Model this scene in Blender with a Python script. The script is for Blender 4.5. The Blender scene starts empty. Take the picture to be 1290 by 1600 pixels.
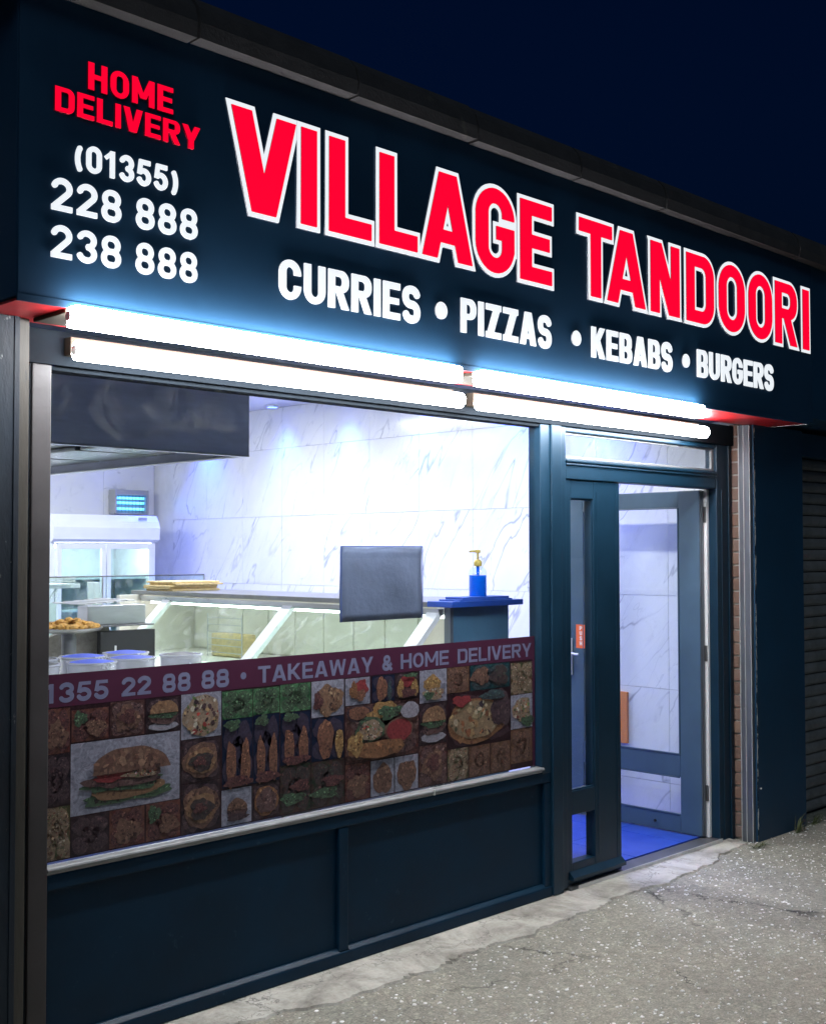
import bpy, bmesh, math, random
import numpy as np
from mathutils import Matrix, Vector
random.seed(7)
S = bpy.context.scene
COL = S.collection

# ------------------------------------------------------------------ camera
cam_d = bpy.data.cameras.new('camera'); cam = bpy.data.objects.new('camera', cam_d); COL.objects.link(cam)
cam_d.sensor_fit = 'HORIZONTAL'; cam_d.sensor_width = 36; cam_d.lens = 52.1
cam_d.clip_start = .05; cam_d.clip_end = 1200
yaw, pit, rol = math.radians(45.032), math.radians(1.917), math.radians(-.085)
fw = Vector((math.sin(yaw)*math.cos(pit), math.cos(yaw)*math.cos(pit), math.sin(pit)))
r0 = Vector((math.cos(yaw), -math.sin(yaw), 0)); u0 = r0.cross(fw)
rt = r0*math.cos(rol)+u0*math.sin(rol); up = -r0*math.sin(rol)+u0*math.cos(rol)
m = Matrix((rt, up, -fw)).transposed().to_4x4(); m.translation = (0, -3.6026, 1.65)
cam.matrix_world = m
S.camera = cam

# ------------------------------------------------------------------ night sky
w = bpy.data.worlds.new('World'); S.world = w; w.use_nodes = True
nt = w.node_tree; nt.nodes.clear()
out = nt.nodes.new('ShaderNodeOutputWorld'); bg = nt.nodes.new('ShaderNodeBackground')
sky = nt.nodes.new('ShaderNodeTexSky'); sky.sky_type = 'NISHITA'; sky.sun_disc = False
SUN_EL, SUN_ROT = math.radians(-1.6), math.radians(200)
sky.sun_elevation = SUN_EL; sky.sun_rotation = SUN_ROT; sky.altitude = 0; sky.air_density = 1.0; sky.dust_density = .3; sky.ozone_density = 6
tint = nt.nodes.new('ShaderNodeMix'); tint.data_type = 'RGBA'; tint.blend_type = 'MULTIPLY'; tint.inputs[0].default_value = 1
tint.inputs[7].default_value = (.16, 1.25, .95, 1)
nt.links.new(sky.outputs[0], tint.inputs[6]); nt.links.new(tint.outputs[2], bg.inputs[0])
bg.inputs[1].default_value = .105
nt.links.new(bg.outputs[0], out.inputs[0])

# weak warm street glow, as from distant street lighting across the road
sl = bpy.data.lights.new('street_glow', 'SUN'); sl.energy = .40; sl.angle = math.radians(25); sl.color = (.74, .90, 1)
so = bpy.data.objects.new('street_glow', sl); COL.objects.link(so)
so.rotation_euler = Vector((.55, .60, -.75)).to_track_quat('-Z', 'Y').to_euler()

S.view_settings.view_transform = 'Standard'; S.view_settings.look = 'None'
S.view_settings.exposure = 0; S.view_settings.gamma = 1; S.view_settings.use_curve_mapping = False
S.render.engine = 'CYCLES'
S.cycles.max_bounces = 10; S.cycles.transparent_max_bounces = 24; S.cycles.sample_clamp_indirect = 6

# ------------------------------------------------------------------ materials
MATS = {}
def nodes(name):
    mt = bpy.data.materials.new(name); mt.use_nodes = True; MATS[name] = mt
    n = mt.node_tree; b = n.nodes['Principled BSDF']
    return mt, n, b
def lk(n, a, b): n.links.new(a, b)
def ramp(n, fac, stops):
    r = n.nodes.new('ShaderNodeValToRGB'); e = r.color_ramp.elements
    while len(e) < len(stops): e.new(.5)
    for i, (p, c) in enumerate(stops):
        e[i].position = p; e[i].color = tuple(c)+(1,) if len(c) == 3 else c
    lk(n, fac, r.inputs[0]); return r.outputs[0]
def noise(n, scale, detail=4, rough=.55, dist=0, vec=None):
    t = n.nodes.new('ShaderNodeTexNoise'); t.inputs['Scale'].default_value = scale; t.inputs['Detail'].default_value = detail
    t.inputs['Roughness'].default_value = rough; t.inputs['Distortion'].default_value = dist
    if vec is not None: lk(n, vec, t.inputs['Vector'])
    return t
def worldpos(n): return n.nodes.new('ShaderNodeNewGeometry').outputs['Position']
def mapping(n, vec, scale=(1,1,1), rot=(0,0,0), loc=(0,0,0)):
    mp = n.nodes.new('ShaderNodeMapping'); lk(n, vec, mp.inputs[0])
    mp.inputs['Scale'].default_value = scale; mp.inputs['Rotation'].default_value = rot; mp.inputs['Location'].default_value = loc
    return mp.outputs[0]
def mixc(n, fac, a, b, mode='MIX'):
    x = n.nodes.new('ShaderNodeMix'); x.data_type = 'RGBA'; x.blend_type = mode
    for i, v in ((0, fac), (6, a), (7, b)):
        if isinstance(v, (int, float)): x.inputs[i].default_value = v
        elif isinstance(v, tuple): x.inputs[i].default_value = v+(1,) if len(v) == 3 else v
        else: lk(n, v, x.inputs[i])
    return x.outputs[2]
def bump(n, b, h, strength=.2, dist=.01):
    x = n.nodes.new('ShaderNodeBump'); x.inputs['Strength'].default_value = strength; x.inputs['Distance'].default_value = dist
    lk(n, h, x.inputs['Height']); lk(n, x.outputs[0], b.inputs['Normal'])
def paint(name, col, rough=.4, metal=0, var=.25, scale=6, bs=.05, spec=.5, grime=None, stretch=(1,1,1)):
    """painted / coated surface with faint dirt variation"""
    mt, n, b = nodes(name); p = mapping(n, worldpos(n), stretch)
    t = noise(n, scale, 6, .65, .3, p); d = tuple(c*(1-var) for c in col); l = tuple(min(1, c*(1+var)) for c in col)
    c = ramp(n, t.outputs[0], [(.3, d), (.7, l)])
    if grime:
        g = noise(n, grime[1], 8, .75, .6, p)
        c = mixc(n, ramp(n, g.outputs[0], [(grime[2], (0,0,0)), (grime[2]+.04, (1,1,1))]), c, grime[0])
    lk(n, c, b.inputs['Base Color']); b.inputs['Roughness'].default_value = rough; b.inputs['Metallic'].default_value = metal
    b.inputs['Specular IOR Level'].default_value = spec
    t2 = noise(n, scale*9, 4, .6, 0, p); rr = n.nodes.new('ShaderNodeMapRange'); rr.inputs[3].default_value = rough*.8; rr.inputs[4].default_value = min(1, rough*1.3)
    lk(n, t.outputs[0], rr.inputs[0]); lk(n, rr.outputs[0], b.inputs['Roughness'])
    bump(n, b, t2.outputs[0], bs, .004); return mt
def emis(name, col, s, base=(.8,.8,.8)):
    mt, n, b = nodes(name); b.inputs['Base Color'].default_value = base+(1,)
    b.inputs['Emission Color'].default_value = col+(1,); b.inputs['Emission Strength'].default_value = s; b.inputs['Roughness'].default_value = .4
    return mt
def glass(name, tintc=(.97,.99,1), gloss=1.0, smudge=.0):
    mt = bpy.data.materials.new(name); mt.use_nodes = True; n = mt.node_tree; n.nodes.clear(); MATS[name] = mt
    o = n.nodes.new('ShaderNodeOutputMaterial'); mx = n.nodes.new('ShaderNodeMixShader'); tr = n.nodes.new('ShaderNodeBsdfTransparent')
    gl = n.nodes.new('ShaderNodeBsdfGlossy'); fr = n.nodes.new('ShaderNodeLayerWeight'); fr.inputs[0].default_value = .5
    tr.inputs[0].default_value = tintc+(1,); gl.inputs['Roughness'].default_value = .015
    pw = n.nodes.new('ShaderNodeMath'); pw.operation = 'POWER'; pw.inputs[1].default_value = 5; lk(n, fr.outputs['Facing'], pw.inputs[0])
    mu = n.nodes.new('ShaderNodeMath'); mu.operation = 'MULTIPLY_ADD'; mu.inputs[1].default_value = .9*gloss; mu.inputs[2].default_value = .035*gloss
    lk(n, pw.outputs[0], mu.inputs[0]); lk(n, mu.outputs[0], mx.inputs[0]); lk(n, tr.outputs[0], mx.inputs[1]); lk(n, gl.outputs[0], mx.inputs[2])
    last = mx.outputs[0]
    if smudge:
        df = n.nodes.new('ShaderNodeBsdfDiffuse'); m2 = n.nodes.new('ShaderNodeMixShader')
        t = noise(n, 5, 8, .7, 1.5, mapping(n, worldpos(n), (1, 1, .9)))
        rr = n.nodes.new('ShaderNodeMapRange'); rr.inputs[1].default_value = .5; rr.inputs[2].default_value = .85; rr.inputs[4].default_value = smudge
        lk(n, t.outputs[0], rr.inputs[0]); lk(n, rr.outputs[0], m2.inputs[0]); lk(n, last, m2.inputs[1]); lk(n, df.outputs[0], m2.inputs[2]); last = m2.outputs[0]
    lk(n, last, o.inputs[0]); return mt

NAVY = (.004, .044, .100)
paint('fascia', (.010, .048, .104), .6, var=.15, scale=1.5, bs=.03, spec=.25)
paint('frame', (.005, .025, .048), .36, var=.2, scale=3, bs=.06, spec=.35)
paint('headgrey', (.010, .014, .019), .75, var=.2, spec=.08)
paint('panel', (.001, .020, .046), .5, var=.22, scale=3, bs=.12, spec=.2, grime=((.012, .040, .070), 16, .62))
paint('pier', NAVY, .5, var=.15, scale=3, bs=.12)
paint('pierleft', (.010, .018, .030), .6, var=.4, scale=8, bs=.5, grime=((.42, .42, .42), 22, .63), stretch=(1, 1, .35))
paint('raillight', (.065, .058, .047), .55, var=.35, scale=10, bs=.3, grime=((.03, .035, .04), 12, .60), stretch=(1, 1, .2))
paint('frameleft', (.040, .036, .038), .5, var=.2, scale=5, bs=.1)
paint('gapdark', (.006, .010, .016), .8)
paint('aluminium', (.20, .22, .25), .4, .7, .3, 9, .1, grime=((.55, .55, .55), 25, .66), stretch=(1, 1, .15))
paint('alubright', (.62, .63, .62), .4, .4, .15, 12, .1)
paint('peel', (.010, .030, .055), .7, var=.2, scale=8, bs=.6, grime=((.75, .74, .70), 18, .47), stretch=(1, 1, .45))
paint('sillbead', (.22, .23, .235), .38, .3, .18, 14, .15, grime=((.22, .22, .21), 20, .64))
paint('redsoffit', (.50, .012, .016), .4, var=.2, scale=6, bs=.08)
paint('whiteplastic', (.72, .73, .74), .35, var=.06, scale=5, bs=.02)
paint('greyplastic', (.34, .35, .37), .4, var=.1)
paint('coping', (.036, .033, .035), .85, var=.3, scale=9, bs=.5, grime=((.06, .055, .05), 5, .6))
paint('steel', (.50, .51, .52), .28, .9, .15, 3, .05, stretch=(1, 1, 6))
paint('hoodsteel', (.66, .69, .80), .55, .0, .2, 2.5, .05, stretch=(1, 1, 5))
paint('darksteel', (.14, .145, .15), .4, .6, .3, 6, .1)
paint('grease', (.20, .22, .21), .22, .7, .5, 7, .15)
paint('cream', (.70, .69, .62), .45, var=.08, scale=4, bs=.02)
paint('slabtop', (.20, .20, .20), .35, .3, .15, 8, .05)
paint('endpanel', (.07, .16, .25), .4, var=.2, scale=3)
paint('bluetop', (.02, .08, .42), .35, var=.2)
paint('bluepaper', (.03, .10, .45), .5, var=.3, scale=12)
paint('fridgewhite', (.74, .76, .79), .3, var=.05)
paint('fridgein', (.62, .68, .72), .5, var=.08)
paint('framelit', (.045, .085, .130), .34, var=.15, scale=3, bs=.04)  # lighter frame colour: room light on the open leaf is painted in
paint('shutter', (.17, .175, .18), .55, .15, .3, 10, .15)
paint('black', (.012, .013, .015), .5)
paint('orange', (.78, .25, .035), .5, var=.06, scale=3)
paint('signorange', (.75, .13, .03), .45, var=.06)
paint('flatbread', (.62, .48, .24), .8, var=.25, scale=30, bs=.4)
paint('bluepot', (.03, .08, .60), .6, var=.3)
paint('rimwhite', (.65, .66, .72), .25, .5, .1)
paint('weed', (.10, .12, .05), .8, var=.4, scale=30)
paint('ceiling', (.80, .80, .80), .8, var=.03)
paint('plaster', (.55, .55, .55), .8, var=.05)
paint('grout', (.72, .73, .73), .9, var=.1)
paint('mortar', (.38, .36, .33), .95, var=.25, scale=30, bs=.6)
paint('chip', (.86, .85, .80), .8, var=.3, scale=20)
paint('posterpaper', (.14, .17, .26), .7, var=.25, scale=5, bs=.5)
paint('posteredge', (.06, .10, .30), .7, var=.1)
paint('yellowpump', (.60, .45, .10), .4, var=.1)
paint('beige', (.055, .047, .036), .8, var=.1, spec=.08)
paint('fluo_body', (.68, .68, .66), .4, var=.08)
emis('tube', (.95, .97, 1.0), 56)
emis('ceilingtube', (.93, .97, 1.0), 14)
emis('lettered', (1.0, .0, .028), 1.0, (.6, .0, .02))
emis('letterwhite', (.90, .95, 1.0), .92, (.3, .3, .3))
emis('addedblue', (.05, .12, 1.0), 8)
emis('uvtube', (.05, .45, 1.0), 2.5)
emis('caselight', (1, .98, .92), 14)
emis('fridgeglow', (.9, .96, 1.0), 30)
paint('letterside', (.25, .26, .28), .5, var=.05)
paint('redside', (.45, .0, .02), .5, var=.05)
glass('windowglass', (.97, .99, 1), .9, .012)
glass('doorglass', (.96, .985, 1), 1.0, .05)
glass('caseglass', (.90, .97, .945), .10, .30)

# brick with per-brick colour
mt, n, b = nodes('brick'); oi = n.nodes.new('ShaderNodeObjectInfo'); t = noise(n, 60, 5, .7)
c = ramp(n, oi.outputs['Random'], [(0, (.20, .125, .095)), (.5, (.27, .175, .13)), (1, (.23, .165, .14))])
lk(n, mixc(n, .5, c, ramp(n, t.outputs[0], [(.3, (.45,.45,.45)), (.7, (1.1,1.1,1.1))]), 'MULTIPLY'), b.inputs['Base Color'])
b.inputs['Roughness'].default_value = .9; bump(n, b, t.outputs[0], .6, .006)

# marble tile, veins different on every tile
mt, n, b = nodes('marble'); oi = n.nodes.new('ShaderNodeObjectInfo'); tc = n.nodes.new('ShaderNodeNewGeometry')
cv = n.nodes.new('ShaderNodeVectorMath'); cv.operation = 'MULTIPLY_ADD'
cx = n.nodes.new('ShaderNodeCombineXYZ')
for i in range(3): lk(n, oi.outputs['Random'], cx.inputs[i])
lk(n, cx.outputs[0], cv.inputs[0]); cv.inputs[1].default_value = (31, 57, 83); lk(n, tc.outputs['Position'], cv.inputs[2])
vec = mapping(n, mapping(n, cv.outputs[0], (1, 1, 1), (math.radians(-32), 0, 0)), (1, 2.4, .55))
def vein(sc, wid, dist):
    t = noise(n, sc, 4, .5, dist, vec)
    s = n.nodes.new('ShaderNodeMath'); s.operation = 'SUBTRACT'; s.inputs[1].default_value = .5; lk(n, t.outputs[0], s.inputs[0])
    a = n.nodes.new('ShaderNodeMath'); a.operation = 'ABSOLUTE'; lk(n, s.outputs[0], a.inputs[0])
    return ramp(n, a.outputs[0], [(0, (1,1,1)), (wid, (0,0,0))])
v1 = vein(1.4, .010, .35); v2 = vein(2.8, .008, .5)
msk = ramp(n, noise(n, 2.2, 3, .5, 0, vec).outputs[0], [(.38, (0,0,0)), (.60, (1,1,1))])
cl = ramp(n, noise(n, 1.6, 4, .6, .4, vec).outputs[0], [(.35, (.76,.77,.77)), (.65, (.83,.83,.82))])
c = mixc(n, mixc(n, 1.0, v1, msk, 'MULTIPLY'), cl, (.38, .40, .43)); c = mixc(n, mixc(n, .55, (0,0,0), mixc(n, 1.0, v2, msk, 'MULTIPLY')), c, (.48, .50, .53))
lk(n, c, b.inputs['Base Color']); b.inputs['Roughness'].default_value = .14

# blue floor tile
mt, n, b = nodes('floortile'); t = noise(n, 7, 6, .6, .2, worldpos(n))
lk(n, ramp(n, t.outputs[0], [(.3, (.015, .05, .34)), (.7, (.03, .085, .46))]), b.inputs['Base Color']); b.inputs['Roughness'].default_value = .28

# asphalt
mt, n, b = nodes('asphalt'); p = worldpos(n)
big = noise(n, 1.3, 5, .6, .3, p); fine = noise(n, 120, 4, .7, 0, p); mid = noise(n, 14, 6, .7, .2, p)
st = n.nodes.new('ShaderNodeTexVoronoi'); st.inputs['Scale'].default_value = 75; lk(n, p, st.inputs['Vector'])
sp = n.nodes.new('ShaderNodeSeparateColor'); lk(n, st.outputs['Color'], sp.inputs[0])
c = ramp(n, fine.outputs[0], [(.32, (.20, .198, .168)), (.55, (.37, .364, .31)), (.75, (.52, .51, .435))])
c = mixc(n, .42, c, ramp(n, sp.outputs[0], [(0, (.45, .45, .46)), (.6, (1, 1, 1)), (.9, (1.15, 1.13, 1.05)), (.97, (1.8, 1.78, 1.65))]), 'MULTIPLY')
c = mixc(n, .6, c, ramp(n, big.outputs[0], [(.3, (.62,.63,.64)), (.7, (1.12,1.1,1.05))]), 'MULTIPLY')
c = mixc(n, .6, c, ramp(n, mid.outputs[0], [(.3, (.6,.6,.6)), (.6, (1,1,1))]), 'MULTIPLY')
vo = n.nodes.new('ShaderNodeTexVoronoi'); vo.feature = 'DISTANCE_TO_EDGE'; vo.inputs['Scale'].default_value = .9
wp = noise(n, 3, 6, .7, 0, p); wv = n.nodes.new('ShaderNodeVectorMath'); wv.operation = 'MULTIPLY_ADD'; wv.inputs[1].default_value = (.5, .5, 0)
lk(n, wp.outputs['Color'], wv.inputs[0]); lk(n, p, wv.inputs[2]); lk(n, wv.outputs[0], vo.inputs['Vector'])
crack = ramp(n, vo.outputs[0], [(0, (1,1,1)), (.008, (0,0,0))]); crm = ramp(n, noise(n, 1.7, 3, .5, 0, p).outputs[0], [(.48, (0,0,0)), (.6, (1,1,1))])
c = mixc(n, mixc(n, 1.0, crack, crm, 'MULTIPLY'), c, (.025, .025, .025))
lk(n, c, b.inputs['Base Color']); b.inputs['Roughness'].default_value = .92; bump(n, b, fine.outputs[0], .9, .006)

# worn concrete apron
mt, n, b = nodes('concrete'); p = worldpos(n); big = noise(n, 4, 8, .7, .4, p); fine = noise(n, 70, 4, .7, 0, p)
c = ramp(n, big.outputs[0], [(.32, (.17, .165, .14)), (.46, (.33, .32, .28)), (.56, (.45, .44, .39)), (.7, (.54, .53, .48))])
c = mixc(n, .4, c, ramp(n, fine.outputs[0], [(.3, (.6,.6,.6)), (.7, (1.1,1.1,1.1))]), 'MULTIPLY')
vo = n.nodes.new('ShaderNodeTexVoronoi'); vo.feature = 'DISTANCE_TO_EDGE'; vo.inputs['Scale'].default_value = 1.6
wp = noise(n, 5, 6, .7, 0, p); wv = n.nodes.new('ShaderNodeVectorMath'); wv.operation = 'MULTIPLY_ADD'; wv.inputs[1].default_value = (.5, .5, 0)
lk(n, wp.outputs['Color'], wv.inputs[0]); lk(n, p, wv.inputs[2]); lk(n, wv.outputs[0], vo.inputs['Vector'])
c = mixc(n, ramp(n, vo.outputs[0], [(0, (1,1,1)), (.007, (0,0,0))]), c, (.10, .10, .09))
lk(n, c, b.inputs['Base Color']); b.inputs['Roughness'].default_value = .9; bump(n, b, big.outputs[0], .7, .02)

# printed food pictures on the window film
def food(name, cols, scale, vor=False, dist=.8, dim=True):
    mt, n, b = nodes(name); p = mapping(n, worldpos(n), (1, 1, 1.1))
    if vor:
        t = n.nodes.new('ShaderNodeTexVoronoi'); t.inputs['Scale'].default_value = scale
        wv = n.nodes.new('ShaderNodeVectorMath'); wv.operation = 'MULTIPLY_ADD'; wv.inputs[1].default_value = (.03,)*3
        lk(n, noise(n, scale*.8, 4).outputs['Color'], wv.inputs[0]); lk(n, p, wv.inputs[2]); lk(n, wv.outputs[0], t.inputs['Vector'])
        sp = n.nodes.new('ShaderNodeSeparateColor'); lk(n, t.outputs['Color'], sp.inputs[0]); f = sp.outputs[0]
        k = len(cols); c = ramp(n, f, [(i/k, x) for i, x in enumerate(cols)])
        c = mixc(n, .6, c, ramp(n, t.outputs['Distance'], [(0, (1.15,)*3), (.7, (.35,)*3)]), 'MULTIPLY')
    else:
        t = noise(n, scale, 6, .65, dist, p); k = len(cols); c = ramp(n, t.outputs[0], [(.28+.44*i/max(1, k-1), x) for i, x in enumerate(cols)])
    gn = noise(n, 34, 8, .75, 1.2, p); c = mixc(n, 1.0, c, ramp(n, gn.outputs[0], [(.32, (.20, .20, .25)), (.68, (.75, .74, .82))]), 'MULTIPLY') if dim else c
    lk(n, c, b.inputs['Base Color']); b.inputs['Roughness'].default_value = .32; b.inputs['Specular IOR Level'].default_value = .35
    FOODC[name] = cols
    return mt
FOODC = {}
food('f_meat', [(.03,.012,.012), (.14,.045,.035), (.22,.10,.07), (.09,.03,.03)], 26)
food('f_meat2', [(.025,.015,.018), (.12,.055,.045), (.26,.17,.14)], 32)
food('f_dark', [(.012,.012,.02), (.05,.03,.035), (.12,.08,.075)], 24)
food('f_bunbread', [(.16,.08,.03), (.34,.19,.08), (.44,.29,.14)], 18)
food('f_bread', [(.10,.05,.03), (.22,.12,.07), (.28,.17,.10)], 22)
food('f_greens', [(.008,.03,.018), (.04,.15,.06), (.16,.34,.16), (.02,.08,.04)], 38)
food('f_darkgreen', [(.008,.018,.018), (.03,.06,.035), (.10,.05,.04), (.02,.03,.03)], 26)
food('f_salad', [(.55,.50,.36), (.40,.05,.03), (.62,.60,.45), (.10,.20,.05), (.50,.34,.15), (.05,.03,.03)], 60, True)
food('f_pasta', [(.40,.30,.17), (.50,.42,.30), (.20,.08,.04), (.12,.15,.06)], 52, True)
food('f_pizza', [(.50,.40,.20), (.55,.47,.30), (.36,.15,.05), (.45,.30,.12), (.03,.03,.04), (.10,.13,.05)], 55, True)
food('f_crust', [(.22,.10,.03), (.36,.19,.07), (.30,.14,.05)], 30)
food('f_sauce', [(.26,.02,.02), (.36,.04,.04)], 14)
food('f_white', [(.36,.37,.42), (.44,.45,.50)], 4)
food('f_navy', [(.008,.016,.045), (.014,.026,.06)], 5)
food('f_doner', [(.16,.07,.035), (.36,.18,.09), (.26,.12,.06)], 40, False, 2)
food('f_noodle', [(.22,.11,.05), (.48,.34,.18), (.34,.20,.10), (.10,.06,.04)], 60, False, 3)
food('f_fry', [(.48,.30,.09), (.56,.38,.14), (.28,.14,.03)], 70, True)
food('f_teal', [(.01,.04,.05), (.02,.08,.09), (.05,.14,.12)], 30)
food('f_table', [(.035,.016,.02), (.06,.025,.03)], 6)
food('f_band', [(.052,.014,.034), (.066,.018,.042)], 3, dim=False)
food('f_text', [(.12,.13,.22), (.17,.18,.28)], 9, dim=False)

mt, n, b = nodes('f_print'); at = n.nodes.new('ShaderNodeVertexColor'); at.layer_name = 'Col'
gn = noise(n, 90, 6, .7, .6, worldpos(n))
lk(n, mixc(n, 1.0, at.outputs[0], ramp(n, gn.outputs[0], [(.3, (.38, .38, .42)), (.7, (.92, .90, .95))]), 'MULTIPLY'), b.inputs['Base Color']); b.inputs['Roughness'].default_value = .32; b.inputs['Specular IOR Level'].default_value = .35
M = MATS
# ------------------------------------------------------------------ builders
def link(name, me, mat, parent=None, loc=None):
    o = bpy.data.objects.new(name, me); COL.objects.link(o)
    if mat and not me.materials: me.materials.append(M[mat])
    if parent: o.parent = parent
    if loc: o.location = loc
    return o
def tag(o, label, cat, group=None):
    o['label'] = label; o['category'] = cat
    if group: o['group'] = group
    return o
def thing(name, label, cat, group=None):
    o = bpy.data.objects.new(name, None); COL.objects.link(o); o.empty_display_size = .1
    return tag(o, label, cat, group)
def bm_mesh(bm, name):
    me = bpy.data.meshes.new(name); bm.normal_update(); bm.to_mesh(me); bm.free(); return me
def box_bm(bm, x0, x1, y0, y1, z0, z1, bev=0):
    r = bmesh.ops.create_cube(bm, size=1)
    bmesh.ops.transform(bm, matrix=Matrix.Translation(((x0+x1)/2, (y0+y1)/2, (z0+z1)/2)) @ Matrix.Diagonal((abs(x1-x0), abs(y1-y0), abs(z1-z0), 1)), verts=r['verts'])
    if bev:
        es = {e for v in r['verts'] for e in v.link_edges}
        bmesh.ops.bevel(bm, geom=list(es), offset=bev, segments=2, affect='EDGES', profile=.6)
def box(name, x0, x1, y0, y1, z0, z1, mat, parent=None, bev=.002):
    bm = bmesh.new(); box_bm(bm, x0, x1, y0, y1, z0, z1, min(bev, abs(x1-x0)*.4, abs(y1-y0)*.4, abs(z1-z0)*.4)); return link(name, bm_mesh(bm, name), mat, parent)
def boxes(name, lst, mat, parent=None, bev=.002):
    bm = bmesh.new()
    for a in lst: box_bm(bm, *a, min(bev, abs(a[1]-a[0])*.4, abs(a[3]-a[2])*.4, abs(a[5]-a[4])*.4))
    return link(name, bm_mesh(bm, name), mat, parent)
def tube_bm(bm, a, b, r, seg=14, r2=None):
    a, b = Vector(a), Vector(b); d = b-a
    q = d.to_track_quat('Z', 'Y').to_matrix().to_4x4()
    bmesh.ops.create_cone(bm, cap_ends=True, segments=seg, radius1=r, radius2=r if r2 is None else r2, depth=d.length, matrix=Matrix.Translation((a+b)/2) @ q)
def smooth(o, ang=40):
    for p in o.data.polygons: p.use_smooth = True
    try: o.data.set_sharp_from_angle(angle=math.radians(ang))
    except Exception: pass
    return o
def tube(name, a, b, r, mat, parent=None, seg=14, r2=None):
    bm = bmesh.new(); tube_bm(bm, a, b, r, seg, r2); return smooth(link(name, bm_mesh(bm, name), mat, parent))
def path(name, pts, r, mat, parent=None, seg=8):
    bm = bmesh.new()
    for a, b in zip(pts, pts[1:]): tube_bm(bm, a, b, r, seg)
    return smooth(link(name, bm_mesh(bm, name), mat, parent))
def lathe(name, prof, c, mat, parent=None, seg=24):
    bm = bmesh.new(); rings = []
    for r, z in prof:
        rings.append([bm.verts.new((c[0]+r*math.cos(2*math.pi*i/seg), c[1]+r*math.sin(2*math.pi*i/seg), c[2]+z)) for i in range(seg)])
    for p, q in zip(rings, rings[1:]):
        for i in range(seg): bm.faces.new((p[i], p[(i+1) % seg], q[(i+1) % seg], q[i]))
    bm.faces.new(rings[0][::-1]); bm.faces.new(rings[-1])
    return smooth(link(name, bm_mesh(bm, name), mat, parent))
def prism(name, prof, axis, a, b, mat, parent=None):
    """extrude a closed profile along x or y; prof is (y,z) for axis x, (x,z) for axis y"""
    bm = bmesh.new()
    f = (lambda p, t: (t, p[0], p[1])) if axis == 'x' else (lambda p, t: (p[0], t, p[1]))
    A = [bm.verts.new(f(p, a)) for p in prof]; B = [bm.verts.new(f(p, b)) for p in prof]; k = len(prof)
    for i in range(k): bm.faces.new((A[i], A[(i+1) % k], B[(i+1) % k], B[i]))
    bm.faces.new(A[::-1]); bm.faces.new(B); bmesh.ops.recalc_face_normals(bm, faces=bm.faces)
    return link(name, bm_mesh(bm, name), mat, parent)
def frame_xz(name, x0, x1, z0, z1, wd, y0, y1, mat, parent, bead=.008):
    """mitred rectangular frame in the facade plane: four members (wd = left,right,bottom,top) with a glazing bead"""
    l, r, bt, tp = wd
    return boxes(name, [(x0, x0+l, y0, y1, z0, z1), (x1-r, x1, y0, y1, z0, z1), (x0+l+.0005, x1-r-.0005, y0+.001, y1-.001, z0, z0+bt), (x0+l+.0005, x1-r-.0005, y0+.001, y1-.001, z1-tp, z1),
        (x0+l, x0+l+bead, y0+.012, y1-.004, z0+bt, z1-tp), (x1-r-bead, x1-r, y0+.012, y1-.004, z0+bt, z1-tp), (x0+l+bead, x1-r-bead, y0+.012, y1-.004, z0+bt, z0+bt+bead), (x0+l+bead, x1-r-bead, y0+.012, y1-.004, z1-tp-bead, z1-tp)], mat, parent, .003)

# ------------------------------------------------------------------ lettering (own vector letters, traced from distance fields)
def g_rect(X, Y, x0, y0, x1, y1): return np.maximum(np.abs(X-(x0+x1)/2)-abs(x1-x0)/2, np.abs(Y-(y0+y1)/2)-abs(y1-y0)/2)
def g_diag(X, Y, xb, xt, tw, y0=0, y1=1):
    k = (xt-xb)/(y1-y0); c = 1/math.sqrt(1+k*k)
    return np.maximum((np.abs(X-(xb+k*(Y-y0)))-tw/2)*c, np.maximum(y0-Y, Y-y1))
def g_rr(X, Y, x0, y0, x1, y1, r):
    r = min(r, abs(x1-x0)/2-1e-4, abs(y1-y0)/2-1e-4)
    qx = np.abs(X-(x0+x1)/2)-(x1-x0)/2+r; qy = np.abs(Y-(y0+y1)/2)-(y1-y0)/2+r
    return np.hypot(np.maximum(qx, 0), np.maximum(qy, 0))+np.minimum(np.maximum(qx, qy), 0)-r
def g_path(X, Y, pts, t):
    d = np.full_like(X, 9.); k = len(pts)-1
    for i in range(k):
        (ax, ay), (bx, by) = pts[i], pts[i+1]; L = math.hypot(bx-ax, by-ay)+1e-9; ux, uy = (bx-ax)/L, (by-ay)/L
        s = (X-ax)*ux+(Y-ay)*uy; q = np.abs(-(X-ax)*uy+(Y-ay)*ux)
        dl = np.where(s < 0, -s, 0); dr = np.where(s > L, s-L, 0)
        e = np.hypot(q, dl+dr)-t/2
        if i == 0: e = np.where(s < 0, np.maximum(q-t/2, -s+0*q), e)
        if i == k-1: e = np.where(s > L, np.maximum(q-t/2, s-L), e)
        d = np.minimum(d, e)
    return d
def arc(cx, cy, a, b, t0, t1, nseg=22, p=1.0):
    o = []
    for i in range(nseg+1):
        t = math.radians(t0+(t1-t0)*i/nseg); c, s = math.cos(t), math.sin(t)
        o.append((cx+a*math.copysign(abs(c)**p, c), cy+b*math.copysign(abs(s)**p, s)))
    return o
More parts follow.
